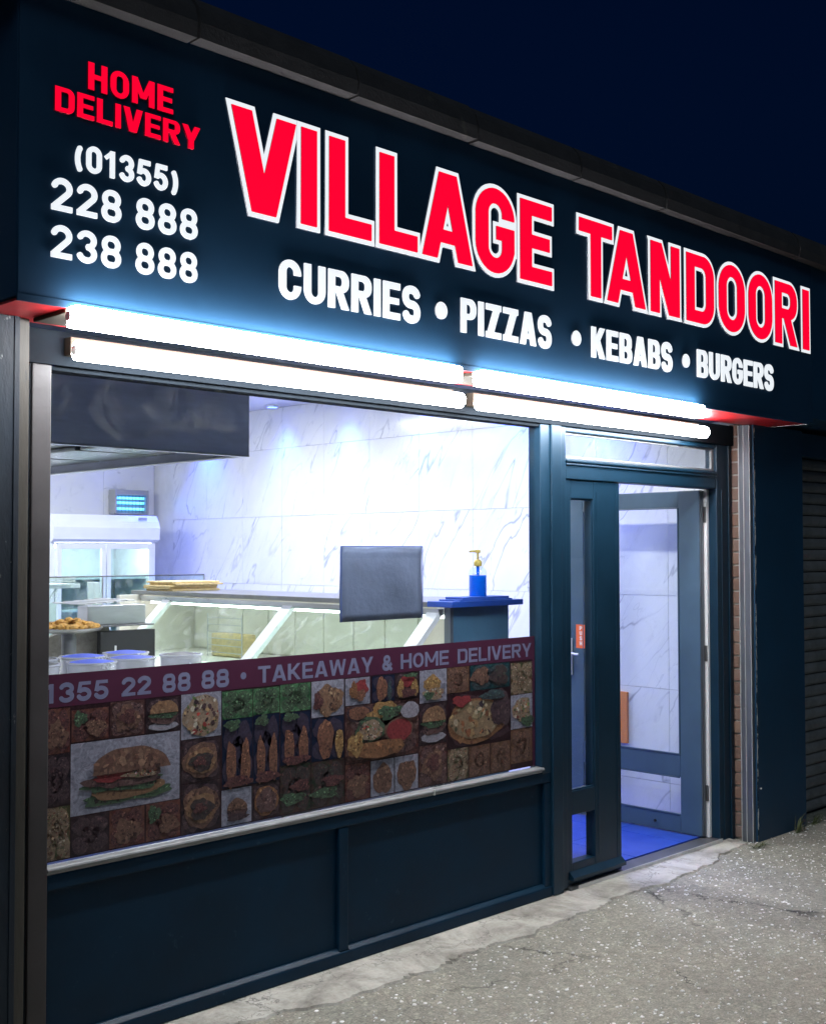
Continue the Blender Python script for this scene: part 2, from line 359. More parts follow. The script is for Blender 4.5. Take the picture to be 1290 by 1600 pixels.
def glyph(ch, X, Y, w, t):
    mn, mx = np.minimum, np.maximum; R = lambda *a: g_rect(X, Y, *a); D = lambda *a: g_diag(X, Y, *a); th = min(t, .19)*.95
    rad = min(w/2, .30)
    if ch == 'I': return R(0, 0, w, 1)
    if ch == 'L': return mn(R(0, 0, t, 1), R(0, 0, w, th))
    if ch == 'T': return mn(R(w/2-t/2, 0, w/2+t/2, 1), R(0, 1-th, w, 1))
    if ch == 'E': return mn(mn(R(0, 0, t, 1), R(0, 0, w, th)), mn(R(0, 1-th, w, 1), R(0, .5-th*.47, w*.93, .5+th*.47)))
    if ch == 'H': return mn(mn(R(0, 0, t, 1), R(w-t, 0, w, 1)), R(0, .5-th/2, w, .5+th/2))
    if ch == 'V': tw = t*1.12; return mn(D(w/2-tw*.10, tw/2, tw), D(w/2+tw*.10, w-tw/2, tw))
    if ch == 'A': tw = t*1.10; return mn(mn(D(tw/2, w/2-tw*.10, tw), D(w-tw/2, w/2+tw*.10, tw)), R(w*.25, .19, w*.75, .19+th*.85))
    if ch == 'N': return mn(mn(R(0, 0, t, 1), R(w-t, 0, w, 1)), D(w-t*.62, t*.62, t*1.22))
    if ch == 'M': tw = t*.95; return mn(mn(R(0, 0, t, 1), R(w-t, 0, w, 1)), mn(D(w/2-tw*.06, tw/2, tw, .25, 1), D(w/2+tw*.06, w-tw/2, tw, .25, 1)))
    if ch == 'W':
        tw = t*.92; q = w/4; return mn(mn(D(q, tw/2, tw), D(q, w/2, tw)), mn(D(w-q, w/2, tw), D(w-q, w-tw/2, tw)))
    if ch == 'Y': tw = t*1.1; return mn(mn(D(w/2-tw*.03, tw/2, tw, .38, 1), D(w/2+tw*.03, w-tw/2, tw, .38, 1)), R(w/2-t/2, 0, w/2+t/2, .5))
    if ch == 'K': return mn(R(0, 0, t, 1), mn(D(t*.72, w-t*.58, t*1.12, .36, 1), D(w-t*.58, t*1.25, t*1.15, 0, .62)))
    if ch == 'Z': return mn(mn(R(0, 0, w, th), R(0, 1-th, w, 1)), D(t*.62, w-t*.62, t*1.2, 0, 1))
    if ch in 'O0': return mx(g_rr(X, Y, 0, 0, w, 1, w/2), -g_rr(X, Y, t, th, w-t, 1-th, w/2))
    if ch in 'CG':
        o = mx(g_rr(X, Y, 0, 0, w, 1, w/2), -g_rr(X, Y, t, th, w-t, 1-th, w/2))
        if ch == 'C': return mx(o, -R(w*.5, .37, w*2, .63))
        o = mx(o, -R(w*.52, .50, w*2, .66)); return mn(o, mn(R(w*.52, .40, w, .40+th*.9), R(w-t, .28, w, .45)))
    if ch == 'D': return mx(mx(g_rr(X, Y, -1, 0, w, 1, rad), -X), -mx(g_rr(X, Y, -1, th, w-t, 1-th, max(.02, rad-t*.8)), t-X))
    if ch in 'PR':
        y0 = .40 if ch == 'P' else .42; rr = min(.26, w*.55)
        p = mx(mx(g_rr(X, Y, -1, y0, w, 1, rr), -X), -mx(g_rr(X, Y, -1, y0+th*.9, w-t, 1-th*.9, max(.02, rr-t*.7)), t-X))
        p = mn(p, R(0, 0, t, 1))
        return p if ch == 'P' else mn(p, D(w-t*.50, w*.50, t*1.06, 0, .50))
    if ch == 'B':
        f = lambda y0, y1, ww: mx(mx(g_rr(X, Y, -1, y0, ww, y1, .24), -X), -mx(g_rr(X, Y, -1, y0+th*.88, ww-t, y1-th*.88, .1), t-X))
        return mn(f(0, .56, w), f(.56-th*.88, 1, w*.96))
    if ch == 'U': return mx(mx(g_rr(X, Y, 0, 0, w, 3, w/2), Y-1), -g_rr(X, Y, t, th, w-t, 4, w/2))
    bb = (.5-th/2)/2; a = w/2-t/2
    if ch == 'S': return g_path(X, Y, arc(w/2, .5+bb, a, bb, 12, 270, 24, .85)[:-1]+arc(w/2, .5-bb, a, bb, 90, -168, 24, .85), t*.98)
    if ch == '8': return mn(np.abs(g_rr(X, Y, t*.5+.03*w, .5, w-t*.5-.03*w, 1-th/2, .5))-t*.48, np.abs(g_rr(X, Y, t*.5, th/2, w-t*.5, .5, .5))-t*.5)
    if ch == '3': return g_path(X, Y, arc(w/2, .5+bb, a*.95, bb, 165, -75, 20), t) if False else mn(g_path(X, Y, arc(w/2, .5+bb, a*.95, bb, 168, -88, 22), t), g_path(X, Y, arc(w/2, .5-bb, a, bb, 88, -168, 22), t))
    if ch == '2': return mn(g_path(X, Y, arc(w/2, 1-th/2-bb*1.08, a, bb*1.08, 172, -38, 22)+[(t*.55, th*.75)], t), R(0, 0, w, th))
    if ch == '5':
        return mn(mn(R(w*.16, 1-th, w*.94, 1), D(w*.04+t*.45, w*.16+t*.45, t*.9, .44, 1)), g_path(X, Y, arc(w/2-.01, .335, a, .335-th/2, 142, -165, 26), t))
    if ch == '1': return mn(R(w*.5-t*.1, 0, w*.5+t*.9, 1), g_path(X, Y, [(w*.08, .70), (w*.5+t*.1, .90)], t*.8))
    if ch == '(': return g_path(X, Y, arc(w*1.55, .42, w*1.55-t/2, .62, 138, 222, 20), t)
    if ch == ')': return g_path(X, Y, arc(-w*.55, .42, w*1.55-t/2, .62, 42, -42, 20), t)
    if ch == '&':
        return mn(mn(np.abs(g_rr(X, Y, w*.16+t*.3, .55, w*.68, 1-th/2, .5))-t*.42, g_path(X, Y, [(w*.24, .62), (w*.93, .03)], t*.92)),
                  g_path(X, Y, arc(w*.42, .29, w*.42-t/2, .29-th/2, 105, 360, 24)+[(w*.90, .46)], t*.92))
    if ch == '*': return np.hypot(X-w/2, Y-.5)-w/2
    raise ValueError(ch)
def contour(F, x0, y0, h):
    """marching squares -> closed loops"""
    ny, nx = F.shape; ins = F < 0; nxt = {}
    s = ins[:-1, :-1].astype(int)+ins[:-1, 1:]*2+ins[1:, 1:]*4+ins[1:, :-1]*8
    P = {}
    def pt(e):
        if e not in P:
            j, i, d = e; a = F[j, i]; b_ = F[j, i+1] if d == 0 else F[j+1, i]; f = a/(a-b_)
            P[e] = (x0+(i+f)*h, y0+j*h) if d == 0 else (x0+i*h, y0+(j+f)*h)
        return e
    tab = {1: 'LB', 2: 'BR', 3: 'LR', 4: 'RT', 6: 'BT', 7: 'LT', 8: 'TL', 9: 'TB', 11: 'TR', 12: 'RL', 13: 'RB', 14: 'BL', 5: 'LBRT', 10: 'BRTL'}
    for j, i in zip(*np.nonzero((s > 0) & (s < 15))):
        E = {'B': (j, i, 0), 'T': (j+1, i, 0), 'L': (j, i, 1), 'R': (j, i+1, 1)}; c = tab[int(s[j, i])]
        for q in range(0, len(c), 2): nxt[pt(E[c[q]])] = pt(E[c[q+1]])
    loops = []
    while nxt:
        st = next(iter(nxt)); cur = st; L = []
        while cur in nxt: L.append(P[cur]); cur = nxt.pop(cur)
        if len(L) > 5: loops.append(L)
    return loops
def rdp(L, eps):
    def rec(a):
        if len(a) < 3: return a
        p, q = np.array(a[0]), np.array(a[-1]); d = q-p; n_ = np.hypot(*d)
        A = np.array(a)
        dist = np.abs(d[0]*(A[:, 1]-p[1])-d[1]*(A[:, 0]-p[0]))/n_ if n_ > 1e-9 else np.hypot(A[:, 0]-p[0], A[:, 1]-p[1])
        k = int(dist.argmax())
        if dist[k] > eps: return rec(a[:k+1])[:-1]+rec(a[k:])
        return [a[0], a[-1]]
    h2 = len(L)//2; return rec(L[:h2+1])[:-1]+rec(L[h2:]+[L[0]])[:-1]
GC = {}
def letter_mesh(ch, w, t, grow, depth, scale, mat, sidemat=None):
    """front face looks towards -y, letter stands in x-z, origin bottom left"""
    key = (ch, round(w, 3), round(t, 3), round(grow, 3), round(depth, 4), round(scale, 4), mat)
    if key in GC: return GC[key]
    h = .009; pad = grow+.12
    xs = np.arange(-pad, w+pad, h); ys = np.arange(-.2-grow, 1.1+grow, h); X, Y = np.meshgrid(xs, ys)
    F = glyph(ch, X, Y, w, t)-grow; F = np.where(F == 0, 1e-9, F)
    cu = bpy.data.curves.new('letter', 'CURVE'); cu.dimensions = '2D'; cu.fill_mode = 'BOTH'; cu.extrude = depth/2
    for L in contour(F, xs[0], ys[0], h):
        L = rdp(L, .0022)
        if len(L) < 3: continue
        sp = cu.splines.new('POLY'); sp.points.add(len(L)-1); sp.use_cyclic_u = True
        for q, (a, b_) in zip(sp.points, L): q.co = (a*scale, b_*scale, 0, 1)
    tmp = bpy.data.objects.new('tmp', cu); COL.objects.link(tmp)
    me = bpy.data.meshes.new_from_object(tmp.evaluated_get(bpy.context.evaluated_depsgraph_get()))
    bpy.data.objects.remove(tmp); bpy.data.curves.remove(cu)
    me.transform(Matrix(((1,0,0,0), (0,0,-1,0), (0,1,0,0), (0,0,0,1)))); me.name = 'letter'
    me.materials.clear(); me.materials.append(M[mat])
    if sidemat:
        me.materials.append(M[sidemat])
        for p in me.polygons:
            if abs(p.normal.y) < .5: p.material_index = 1
    GC[key] = me; return me
RATIO = {'I': .0, 'M': 1.25, 'W': 1.45, '1': .78, '(': .52, ')': .52, '*': 1.0, 'L': .86, 'E': .90, 'T': .98, 'A': 1.12, 'V': 1.08, 'Y': 1.08, '&': 1.2, 'S': .96, 'P': .96, 'K': 1.05}
def word(text, x0, x1, z0, hgt, t, gap, y, depth, mat, parent, sidemat=None, name='letter'):
    """fit a word between x0 and x1; t and gap in letter heights"""
    tot = (x1-x0)/hgt; nI = text.count('I'); rel = sum(RATIO.get(c, 1) for c in text if c != ' ')+.5*text.count(' ')
    base = (tot-gap*(len(text)-1)-nI*t)/rel; x = 0
    for c in text:
        if c == ' ': x += base*.5+gap; continue
        wd = t if c == 'I' else base*RATIO.get(c, 1)
        link(name, letter_mesh(c, wd, t, 0, depth, hgt, mat, sidemat), None, parent, (x0+x*hgt, y-depth/2, z0)); x += wd+gap

# ------------------------------------------------------------------ ground
bm = bmesh.new(); g = 240
vs = [bm.verts.new(p) for p in ((-g, -g, 0), (g, -g, 0), (g, g, 0), (-g, g, 0))]; bm.faces.new(vs)
pav = link('pavement', bm_mesh(bm, 'pavement'), 'asphalt'); pav['kind'] = 'structure'

# ragged concrete apron along the shopfront
edge = [(.6, .14), (1.9, .17), (2.726, .235), (3.002, .275), (3.326, .30), (3.764, .295), (4.25, .27), (4.732, .265), (5.198, .265), (5.6, .215), (5.89, .18), (6.14, .155)]
bm = bmesh.new(); xs = np.arange(.6, 6.14, .018); rng = np.random.RandomState(3); jit = sum(a_*np.sin(xs*f_+p_) for a_, f_, p_ in ((.016, 5.3, 1), (.012, 11.7, 2), (.008, 23, .4), (.006, 41, 3)))+rng.randn(len(xs))*.0045+.018*(rng.rand(len(xs)) > .93)
oy = -np.interp(xs, [e[0] for e in edge], [e[1] for e in edge])+np.clip(jit, -.05, .05)
rows = []
for k, x in enumerate(xs):
    rows.append([bm.verts.new(p) for p in ((x, .02, .018), (x, oy[k]*.5, .014), (x, oy[k]+.012, .008+.003*rng.rand()), (x, oy[k], -.01))])
for a, c in zip(rows, rows[1:]):
    for i in range(3): bm.faces.new((a[i], a[i+1], c[i+1], c[i]))
apr = link('concrete_apron', bm_mesh(bm, 'concrete_apron'), 'concrete'); apr['kind'] = 'structure'

# pale chippings strewn over the asphalt
bm = bmesh.new(); rng = random.Random(11); cnt = 0
while cnt < 13000:
    x = rng.uniform(1.8, 10.5); y = -rng.uniform(.12, 3.4)
    if y > np.interp(x, xs, oy)-.01 and x < 6.14: continue
    if rng.random() > .35+.65*(.5+.5*math.sin(x*2.1+1.3*y)*math.sin(y*3.3+x)): continue
    r = rng.choice((.003, .003, .004, .005, .006, .007, .009, .011)); a0 = rng.random()*6.3; k = rng.choice((4, 5, 6)); el = rng.uniform(.35, 1)
    ps = [(x+r*rng.uniform(.7, 1.15)*math.cos(a0+6.283*i/k), y+r*el*rng.uniform(.7, 1.15)*math.sin(a0+6.283*i/k)) for i in range(k)]
    zt = rng.uniform(.0015, .004); top = [bm.verts.new((x+(px-x)*.7, y+(py-y)*.7, zt)) for px, py in ps]; bt = [bm.verts.new((px, py, -.001)) for px, py in ps]
    bm.faces.new(top)
    for i in range(k): bm.faces.new((bt[i], bt[(i+1) % k], top[(i+1) % k], top[i]))
    cnt += 1
ch = link('stone_chippings', bm_mesh(bm, 'stone_chippings'), 'chip'); ch['kind'] = 'stuff'
tag(ch, 'small pale stone chippings strewn over the grey asphalt pavement', 'chippings')

# ------------------------------------------------------------------ building shell
B = thing('shop_building', 'single storey takeaway shop building with dark navy front and concrete coping', 'building')
FY, SZ = -.39, 2.385                                     # fascia plane, soffit height
box('parapet', 1.612, 14, FY+.006, .3, SZ+.03, 3.315, 'pier', B)
COPX = [.80, 1.50, 2.19, 2.88, 3.53, 4.21, 4.88, 5.56, 6.22, 6.90, 7.58, 8.26, 8.95, 9.6, 10.3, 11, 11.7, 12.4, 13.1]
cop = box('coping_core', 1.56, 13.6, -.36, .36, 3.312, 3.43, 'mortar', B)
for a, c in zip(COPX[1:], COPX[2:]):
    dz = random.uniform(-.004, .004); dy = random.uniform(-.004, .004)
    prism('coping_stone', [(FY-.055+dy, 3.300+dz), (FY-.06+dy, 3.35+dz), (FY-.045+dy, 3.405+dz), (FY-.01+dy, 3.447+dz), (.40, 3.46+dz), (.40, 3.300+dz)], 'x', a+.006, c-.006, 'coping', cop)
pl = box('pier', 1.25, 1.716, -.16, .1, -.02, SZ-.004, 'pierleft', B)
box('pier_trim', 1.7165, 1.735, -.163, .0, -.02, SZ-.006, 'pierleft', pl)
pr = box('pier', 6.206, 6.79, -.158, -.074, -.02, SZ-.004, 'pier', B)
bm = bmesh.new(); rng = random.Random(5); z = 0; pa = None                          # ragged peeling paint edge
while z < 2.38:
    ww = .006+.008*rng.random(); q = [bm.verts.new((6.2055, -.1605, z)), bm.verts.new((6.2055+ww, -.1605, z))]
    if pa: bm.faces.new((pa[0], pa[1], q[1], q[0]))
    pa = q; z += .02
link('peeling_edge', bm_mesh(bm, 'peeling_edge'), 'peel', pr)
tube('screw', (6.245, -.158, .30), (6.245, -.163, .30), .006, 'alubright', pr)
# brick reveal beside the door
rev = box('brick_reveal', 6.212, 6.789, -.0735, .12, -.02, SZ-.006, 'mortar', B)
z = .012; k = 0
while z < 2.33:
    y0 = (-.066, -.058, -.066, -.062)[k % 4]+random.uniform(-.003, .003)
    bm = bmesh.new(); box_bm(bm, 6.199+random.uniform(0, .004), 6.26, y0, -.004, z, z+.064, .004)
    link('brick', bm_mesh(bm, 'brick'), 'brick', rev); z += .0745; k += 1
# room
XW, YB, ZC = 6.25, 6.1, 2.86
sw = box('side_wall', XW+.008, XW+.2, .0, YB+.2, -.02, 3.2, 'grout', B)
bw = box('back_wall', 1.0, XW+.19, YB+.008, YB+.19, -.02, 3.2, 'grout', B)
box('left_wall', .9, 1.2, .101, YB+.18, -.02, 3.2, 'plaster', B)
box('ceiling', 1.19, XW+.1, .01, YB+.1, ZC, ZC+.1, 'ceiling', B)
ZL = [-.32+.567*i for i in range(7)]; YL = [1.511+.533*i for i in range(-3, 9)]
def tile(parent, cx, cy, cz, dx, dy, dz, mat='marble', name='tile', j=.0008):
    bm = bmesh.new(); box_bm(bm, -dx/2, dx/2, -dy/2, dy/2, -dz/2, dz/2, .0012)
    return link(name, bm_mesh(bm, name), mat, parent, (cx+random.uniform(-j, j), cy, cz))
for a, c in zip(YL, YL[1:]):
    for z0, z1 in zip(ZL, ZL[1:]):
        a2, c2, z0b, z1b = max(a, .14), min(c, YB-.001), max(z0, .0), min(z1, ZC-.002)
        if c2-a2 > .02 and z1b-z0b > .02: tile(sw, XW+.004, (a2+c2)/2, (z0b+z1b)/2, .012, c2-a2-.0022, z1b-z0b-.0022)
xl = [XW-.002-.533*i for i in range(9)]
for a, c in zip(xl[1:], xl):
    for z0, z1 in zip(ZL, ZL[1:]):
        z0b, z1b = max(z0, 0), min(z1, ZC-.002)
        o = tile(bw, (a+c)/2, YB+.004, (z0b+z1b)/2, c-a-.0022, .012, z1b-z0b-.0022)
fl = box('floor', 1.19, XW+.1, .03, YB+.1, -.1, .026, 'gapdark', B)
fx = [XW-.003-.45*i for i in range(12)]; fy = [.075+.45*i for i in range(14)]
for a, c in zip(fx[1:], fx):
    for d, e in zip(fy, fy[1:]):
        if a > 1.2 and e < YB: tile(fl, (a+c)/2, (d+e)/2, .028, c-a-.004, e-d-.004, .012, 'floortile', 'floor_tile')

# ------------------------------------------------------------------ fascia sign
SG = thing('shop_sign', 'long dark navy fascia sign with red and white lettering over the shopfront', 'sign')
box('sign_panel', 1.61, 6.47, FY, FY+.05, SZ+.004, 3.308, 'fascia', SG, .003)
box('sign_return', 1.605, 1.6095, FY+.004, -.165, SZ+.004, 3.306, 'fascia', SG, .001)
so_ = box('soffit', 1.612, 6.40, FY+.004, -.10, SZ-.008, SZ, 'redsoffit', SG, .001)
prism('end_flashing', [(6.402, SZ-.010), (6.425, SZ-.004), (6.425, SZ), (6.402, SZ)], 'y', FY+.002, -.162, 'alubright', so_)
box('drip_edge', 1.608, 6.42, FY-.004, FY+.003, SZ-.010, SZ+.012, 'fascia', SG, .001)
BIG = [('V', 2.337, 2.650), ('I', 2.637, 2.745), ('L', 2.768, 3.010), ('L', 3.015, 3.250), ('A', 3.243, 3.566), ('G', 3.549, 3.820), ('E', 3.830, 4.078),
       ('T', 4.236, 4.520), ('A', 4.447, 4.790), ('N', 4.797, 5.084), ('D', 5.112, 5.406), ('O', 5.416, 5.707), ('O', 5.719, 6.003), ('R', 6.004, 6.290), ('I', 6.325, 6.437)]
ZB, HB, GR = 2.782, .378, .017
for i, (c, a, d) in enumerate(BIG):
    hh = HB-2*GR; wd = (d-a-2*GR)/hh; t = .225 if c != 'I' else wd
    if c in 'GO': z0, hg = ZB+GR-.004, hh+.008
    else: z0, hg = ZB+GR, hh
    yy = FY-.0035-(i % 2)*.0012
    L = link('letter', letter_mesh(c, wd, t, GR/hh, .006, hg, 'letterwhite', 'letterside'), None, SG, (a+GR, yy, z0))
    link('letter_face', letter_mesh(c, wd, t, 0, .004, hg, 'lettered', 'redside'), None, L, (0, -.0048, 0))
word('CURRIES', 2.563, 3.253, 2.526, .139, .225, .105, FY, .006, 'letterwhite', SG, 'letterwhite')
word('PIZZAS', 3.485, 4.061, 2.526, .139, .225, .105, FY, .006, 'letterwhite', SG, 'letterwhite')
word('KEBABS', 4.350, 5.006, 2.526, .139, .235, .105, FY, .006, 'letterwhite', SG, 'letterwhite')
word('BURGERS', 5.232, 6.007, 2.528, .139, .235, .105, FY, .006, 'letterwhite', SG, 'letterwhite')
for x in (3.370, 4.237, 5.127): word('*', x-.034, x+.034, 2.562, .068, .2, 0, FY, .006, 'letterwhite', SG, 'letterside', 'bullet')
word('HOME', 1.826, 2.128, 3.048, .084, .25, .12, FY, .008, 'lettered', SG, 'redside')
word('DELIVERY', 1.718, 2.232, 2.955, .074, .27, .11, FY, .008, 'lettered', SG, 'redside')
word('(01355)', 1.788, 2.150, 2.796, .082, .19, .13, FY, .006, 'letterwhite', SG, 'letterwhite')
for txt, z0 in (('228', 2.660), ('238', 2.519)):
    word(txt, 1.712, 1.945, z0, .098, .18, .16, FY, .006, 'letterwhite', SG, 'letterwhite')
    word('888', 1.998, 2.226, z0, .098, .18, .16, FY, .006, 'letterwhite', SG, 'letterwhite')

# ------------------------------------------------------------------ fluorescent battens
def batten(label, x0, x1, y, z, r, hang):
    t = thing('fluorescent_light', label, 'light', 'fluorescent lights over the shopfront')
    if hang == 'top': box('diffuser', x0, x1, y-r, y+r, z-r*1.05, z+r*1.05, 'tube', t, .010)
    else: tube('tube', (x0, y, z), (x1, y, z), r, 'tube', t, 20)
    for a, c in ((x0-.010, x0-.001), (x1+.001, x1+.010)): tube('end_cap', (a, y, z), (c, y, z), r*.5, 'fluo_body', t, 18)
    if hang == 'top': box('batten_body', x0, x1, y+r+.002, -.175, SZ-.022, SZ-.0085, 'beige', t, .003)
    else: box('batten_body', x0, x1, y+r+.004, -.040, z-.010, z+.050, 'beige', t, .003)
batten('upper fluorescent tube under the red soffit above the big window', 1.77, 3.45, FY-.016, 2.349, .030, 'top')
batten('upper fluorescent tube under the red soffit nearer the door', 3.57, 5.235, FY-.016, 2.349, .030, 'top')
batten('lower fluorescent tube on the frame head above the big window', 1.950, 3.775, -.12, 2.303, .033, 'back')
batten('lower fluorescent tube on the frame head reaching over the door', 3.90, 5.745, -.12, 2.303, .033, 'back')

# ------------------------------------------------------------------ shop window and stall riser
W = thing('shop_window', 'large dark framed shop window with panelled stall riser under a silver sill', 'window')
box('head_board', 1.80, 6.20, -.035, .02, 2.262, SZ-.009, 'headgrey', W)
boxes('jamb', [(1.845, 1.912, -.030, .05, .02, 2.2615), (1.80, 1.8445, -.004, .05, .02, 2.2615)], 'frameleft', W, .004)
boxes('mullion', [(4.440, 4.512, -.024, .05, .60, 2.2615), (4.514, 4.592, -.034, .05, .02, 2.2615)], 'frame', W, .005)
box('window_head', 1.913, 4.439, -.018, .05, 2.246, 2.2615, 'headgrey', W, .004)
box('glass_pane', 1.908, 4.442, .010, .016, .60, 2.252, 'windowglass', W, 0)
sb = prism('sill', [(-.024, .6155), (-.030, .619), (-.0315, .624), (-.029, .629), (-.022, .6325), (.008, .634), (.008, .6085), (-.022, .6085)], 'x', 1.913, 4.452, 'sillbead', W)
box('sill_joint', 3.70, 3.706, -.0327, .0, .610, .6345, 'alubright', sb, 0)
box('stall_riser', 1.913, 4.513, .000, .04, .02, .606, 'panel', W, 0)
box('riser_rail', 1.913, 4.513, -.022, -.0005, .555, .6075, 'panel', W, .006)
box('riser_rail', 1.913, 4.513, -.026, -.0005, .018, .066, 'panel', W, .006)
for a, c in ((3.170, 3.222), (4.462, 4.5135)): box('riser_stile', a, c, -.020, -.0005, .0665, .5545, 'panel', W, .006)
for a, c in ((1.913, 3.1695), (3.2225, 4.4615)): prism('moulding', [(-.024, .067), (-.010, .080), (-.001, .080), (-.001, .067)], 'x', a, c, 'frame', W)

# ------------------------------------------------------------------ doorway
D = thing('shop_doorway', 'dark framed double glazed doorway with one leaf standing open', 'door')
boxes('door_frame', [(4.594, 4.640, -.022, .06, .03, 2.2615), (6.032, 6.198, -.022, .052, .0, 2.2615), (4.6405, 6.0315, -.020, .06, 2.236, 2.2612), (4.6405, 6.0315, -.020, .06, 2.006, 2.108)], 'frame', D, .005)
boxes('frame_bead', [(4.6405, 6.0315, -.028, -.0205, 2.090, 2.100), (4.6405, 6.0315, -.026, -.0205, 2.074, 2.082), (6.150, 6.160, -.029, -.0225, .0, 2.26), (6.075, 6.083, -.027, -.0225, .0, 2.0)], 'frame', D, .002)
box('transom_pane', 4.63, 6.03, .010, .016, 2.10, 2.245, 'doorglass', D, 0)
boxes('transom_bead', [(4.6405, 6.0315, -.004, .0095, 2.1085, 2.120), (4.6405, 6.0315, -.004, .0095, 2.2255, 2.2355), (4.6405, 4.650, -.004, .0095, 2.12, 2.2255), (6.006, 6.0315, -.004, .0095, 2.12, 2.2255)], 'sillbead', D, .002)
box('inner_jamb', 6.008, 6.031, .030, .085, .03, 2.0055, 'whiteplastic', D, .003)
for z in (1.86, 1.07, .28): box('hinge', 6.000, 6.0075, .032, .058, z-.045, z+.045, 'darksteel', D, .003)
box('threshold', 4.641, 6.031, -.035, .07, .0, .030, 'darksteel', D, .004)
box('threshold_strip', 4.70, 6.031, -.0405, -.0355, .010, .034, 'alubright', D, .002)
# fixed leaf
F = boxes('door_leaf', [(4.642, 4.690, -.010, .05, .035, 2.004), (4.876, 5.098, -.010, .05, .035, 2.004), (4.6905, 4.8755, -.009, .049, 1.912, 2.0035), (4.6905, 4.8755, -.009, .049, .367, .483), (4.6905, 4.8755, -.009, .049, .0355, .137)], 'frame', D, .004)
boxes('leaf_bead', [(4.690, 4.697, -.003, .010, .483, 1.912), (4.869, 4.876, -.003, .010, .483, 1.912), (4.697, 4.869, -.003, .010, .4835, .490), (4.697, 4.869, -.003, .010, 1.905, 1.9115), (4.900, 4.912, -.0125, -.0105, .14, 1.95), (5.060, 5.068, -.0125, -.0105, .05, 2.0)], 'frame', F, .002)
box('pane', 4.688, 4.878, .018, .024, .480, 1.915, 'doorglass', F, 0); box('pane', 4.688, 4.878, .018, .024, .134, .370, 'doorglass', F, 0)
prism('drip_rail', [(-.040, .060), (-.040, .075), (-.0105, .100), (-.0105, .060)], 'x', 4.66, 5.095, 'frame', F)
# open leaf, standing at right angles to the front
y0, y1, xa, xb = .050, .985, 5.960, 6.006
O = boxes('door_leaf', [(xa, xb, y0, .188, .040, 2.0), (xa, xb, .875, y1, .040, 2.0), (xa+.001, xb-.001, .1885, .8745, 1.905, 1.9995), (xa+.001, xb-.001, .1885, .8745, .357, .482), (xa+.001, xb-.001, .1885, .8745, .0405, .139)], 'framelit', D, .004)
O['label'] = 'glazed leaf standing open into the shop'
boxes('leaf_edge', [(xa+.004, xa+.012, y0-.0035, y0-.0003, .045, 1.995), (xa+.020, xa+.034, y0-.0055, y0-.0003, .045, 1.995)], 'aluminium', O, .001)
boxes('leaf_bead', [(xa-.003, xa+.01, .1885, .196, .4825, 1.9045), (xa-.003, xa+.01, .867, .8745, .4825, 1.9045), (xa-.003, xa+.01, .196, .867, .4825, .490), (xa-.003, xa+.01, .196, .867, 1.897, 1.9045), (xa-.003, xa+.01, .196, .867, .350, .3565), (xa-.003, xa+.01, .196, .867, .1395, .147)], 'framelit', O, .002)
box('pane', xa+.020, xa+.026, .186, .877, .480, 1.907, 'doorglass', O, 0); box('pane', xa+.020, xa+.026, .186, .877, .137, .359, 'doorglass', O, 0)
for y in (.36, .72): tube('bolt', (xa-.002, y, .085), (xa-.008, y, .085), .008, 'black', O)
hd = box('handle', xa-.014, xa-.0005, .950, .976, .885, 1.115, 'alubright', O, .006)
path('lever', [(xa-.012, .962, 1.025), (xa-.052, .962, 1.025), (xa-.052, .872, 1.020)], .0085, 'alubright', hd)
PS = thing('push_sign', 'small orange sticker reading PUSH on the open door leaf', 'sign')
box('sticker', xa-.0018, xa-.0004, .848, .925, 1.055, 1.200, 'signorange', PS, 0)
for i, c in enumerate('PUSH'):
    lo = link('letter', letter_mesh(c, .75, .24, 0, .0006, .024, 'whiteplastic'), None, PS, (xa-.0022, .898, 1.166-.031*i)); lo.rotation_euler = (0, 0, math.radians(-90))
OB = box('orange_board', XW-.022, XW-.0025, .74, 1.20, .455, .775, 'orange', None, .003); tag(OB, 'plain orange board on the marble wall behind the open door', 'board')

# ------------------------------------------------------------------ shutter guides and neighbour's shutter
GRL = thing('shutter_guide', 'grey aluminium shutter guide rail between the brick reveal and navy pier', 'rail')
box('channel', 6.178, 6.2055, -.150, -.076, .0, SZ-.0095, 'aluminium', GRL, .003)
for a, c in ((-.1495, -.146), (-.112, -.108), (-.081, -.0765)): box('lip', 6.172, 6.1775, a, c, .002, SZ-.0105, 'alubright', GRL, .0008)
GRL2 = thing('shutter_guide', 'weathered grey guide rail beside the window with torn paint', 'rail')
box('channel', 1.7365, 1.772, -.150, -.02, .0, SZ-.0095, 'raillight', GRL2, .003)
box('back_strip', 1.7725, 1.86, -.02, -.0045, .0, SZ-.0105, 'gapdark', GRL2, 0)
RS = thing('roller_shutter', 'closed dark grey roller shutter of the neighbouring shop', 'shutter')
bm = bmesh.new()
pr_ = [(-.000, .000), (-.010, .004), (-.017, .018), (-.018, .040), (-.013, .058), (-.003, .0665), (.006, .067), (.006, 0)]
A = [bm.verts.new((0, p[0], p[1])) for p in pr_]; C2 = [bm.verts.new((3.2, p[0], p[1])) for p in pr_]
for i in range(len(pr_)): bm.faces.new((A[i], A[(i+1) % 8], C2[(i+1) % 8], C2[i]))
bm.faces.new(A[::-1]); bm.faces.new(C2); bmesh.ops.recalc_face_normals(bm, faces=bm.faces); slat_me = bm_mesh(bm, 'slat'); slat_me.materials.append(M['shutter'])
for i in range(31): link('slat', slat_me, None, RS, (6.795, -.02+random.uniform(-.0015, .0015), .02+i*.0715))
box('shutter_box', 6.795, 10, -.10, .2, 2.24, SZ-.004, 'pier', RS)
box('backing', 6.795, 10, .0, .05, 0, 2.24, 'gapdark', RS, 0)

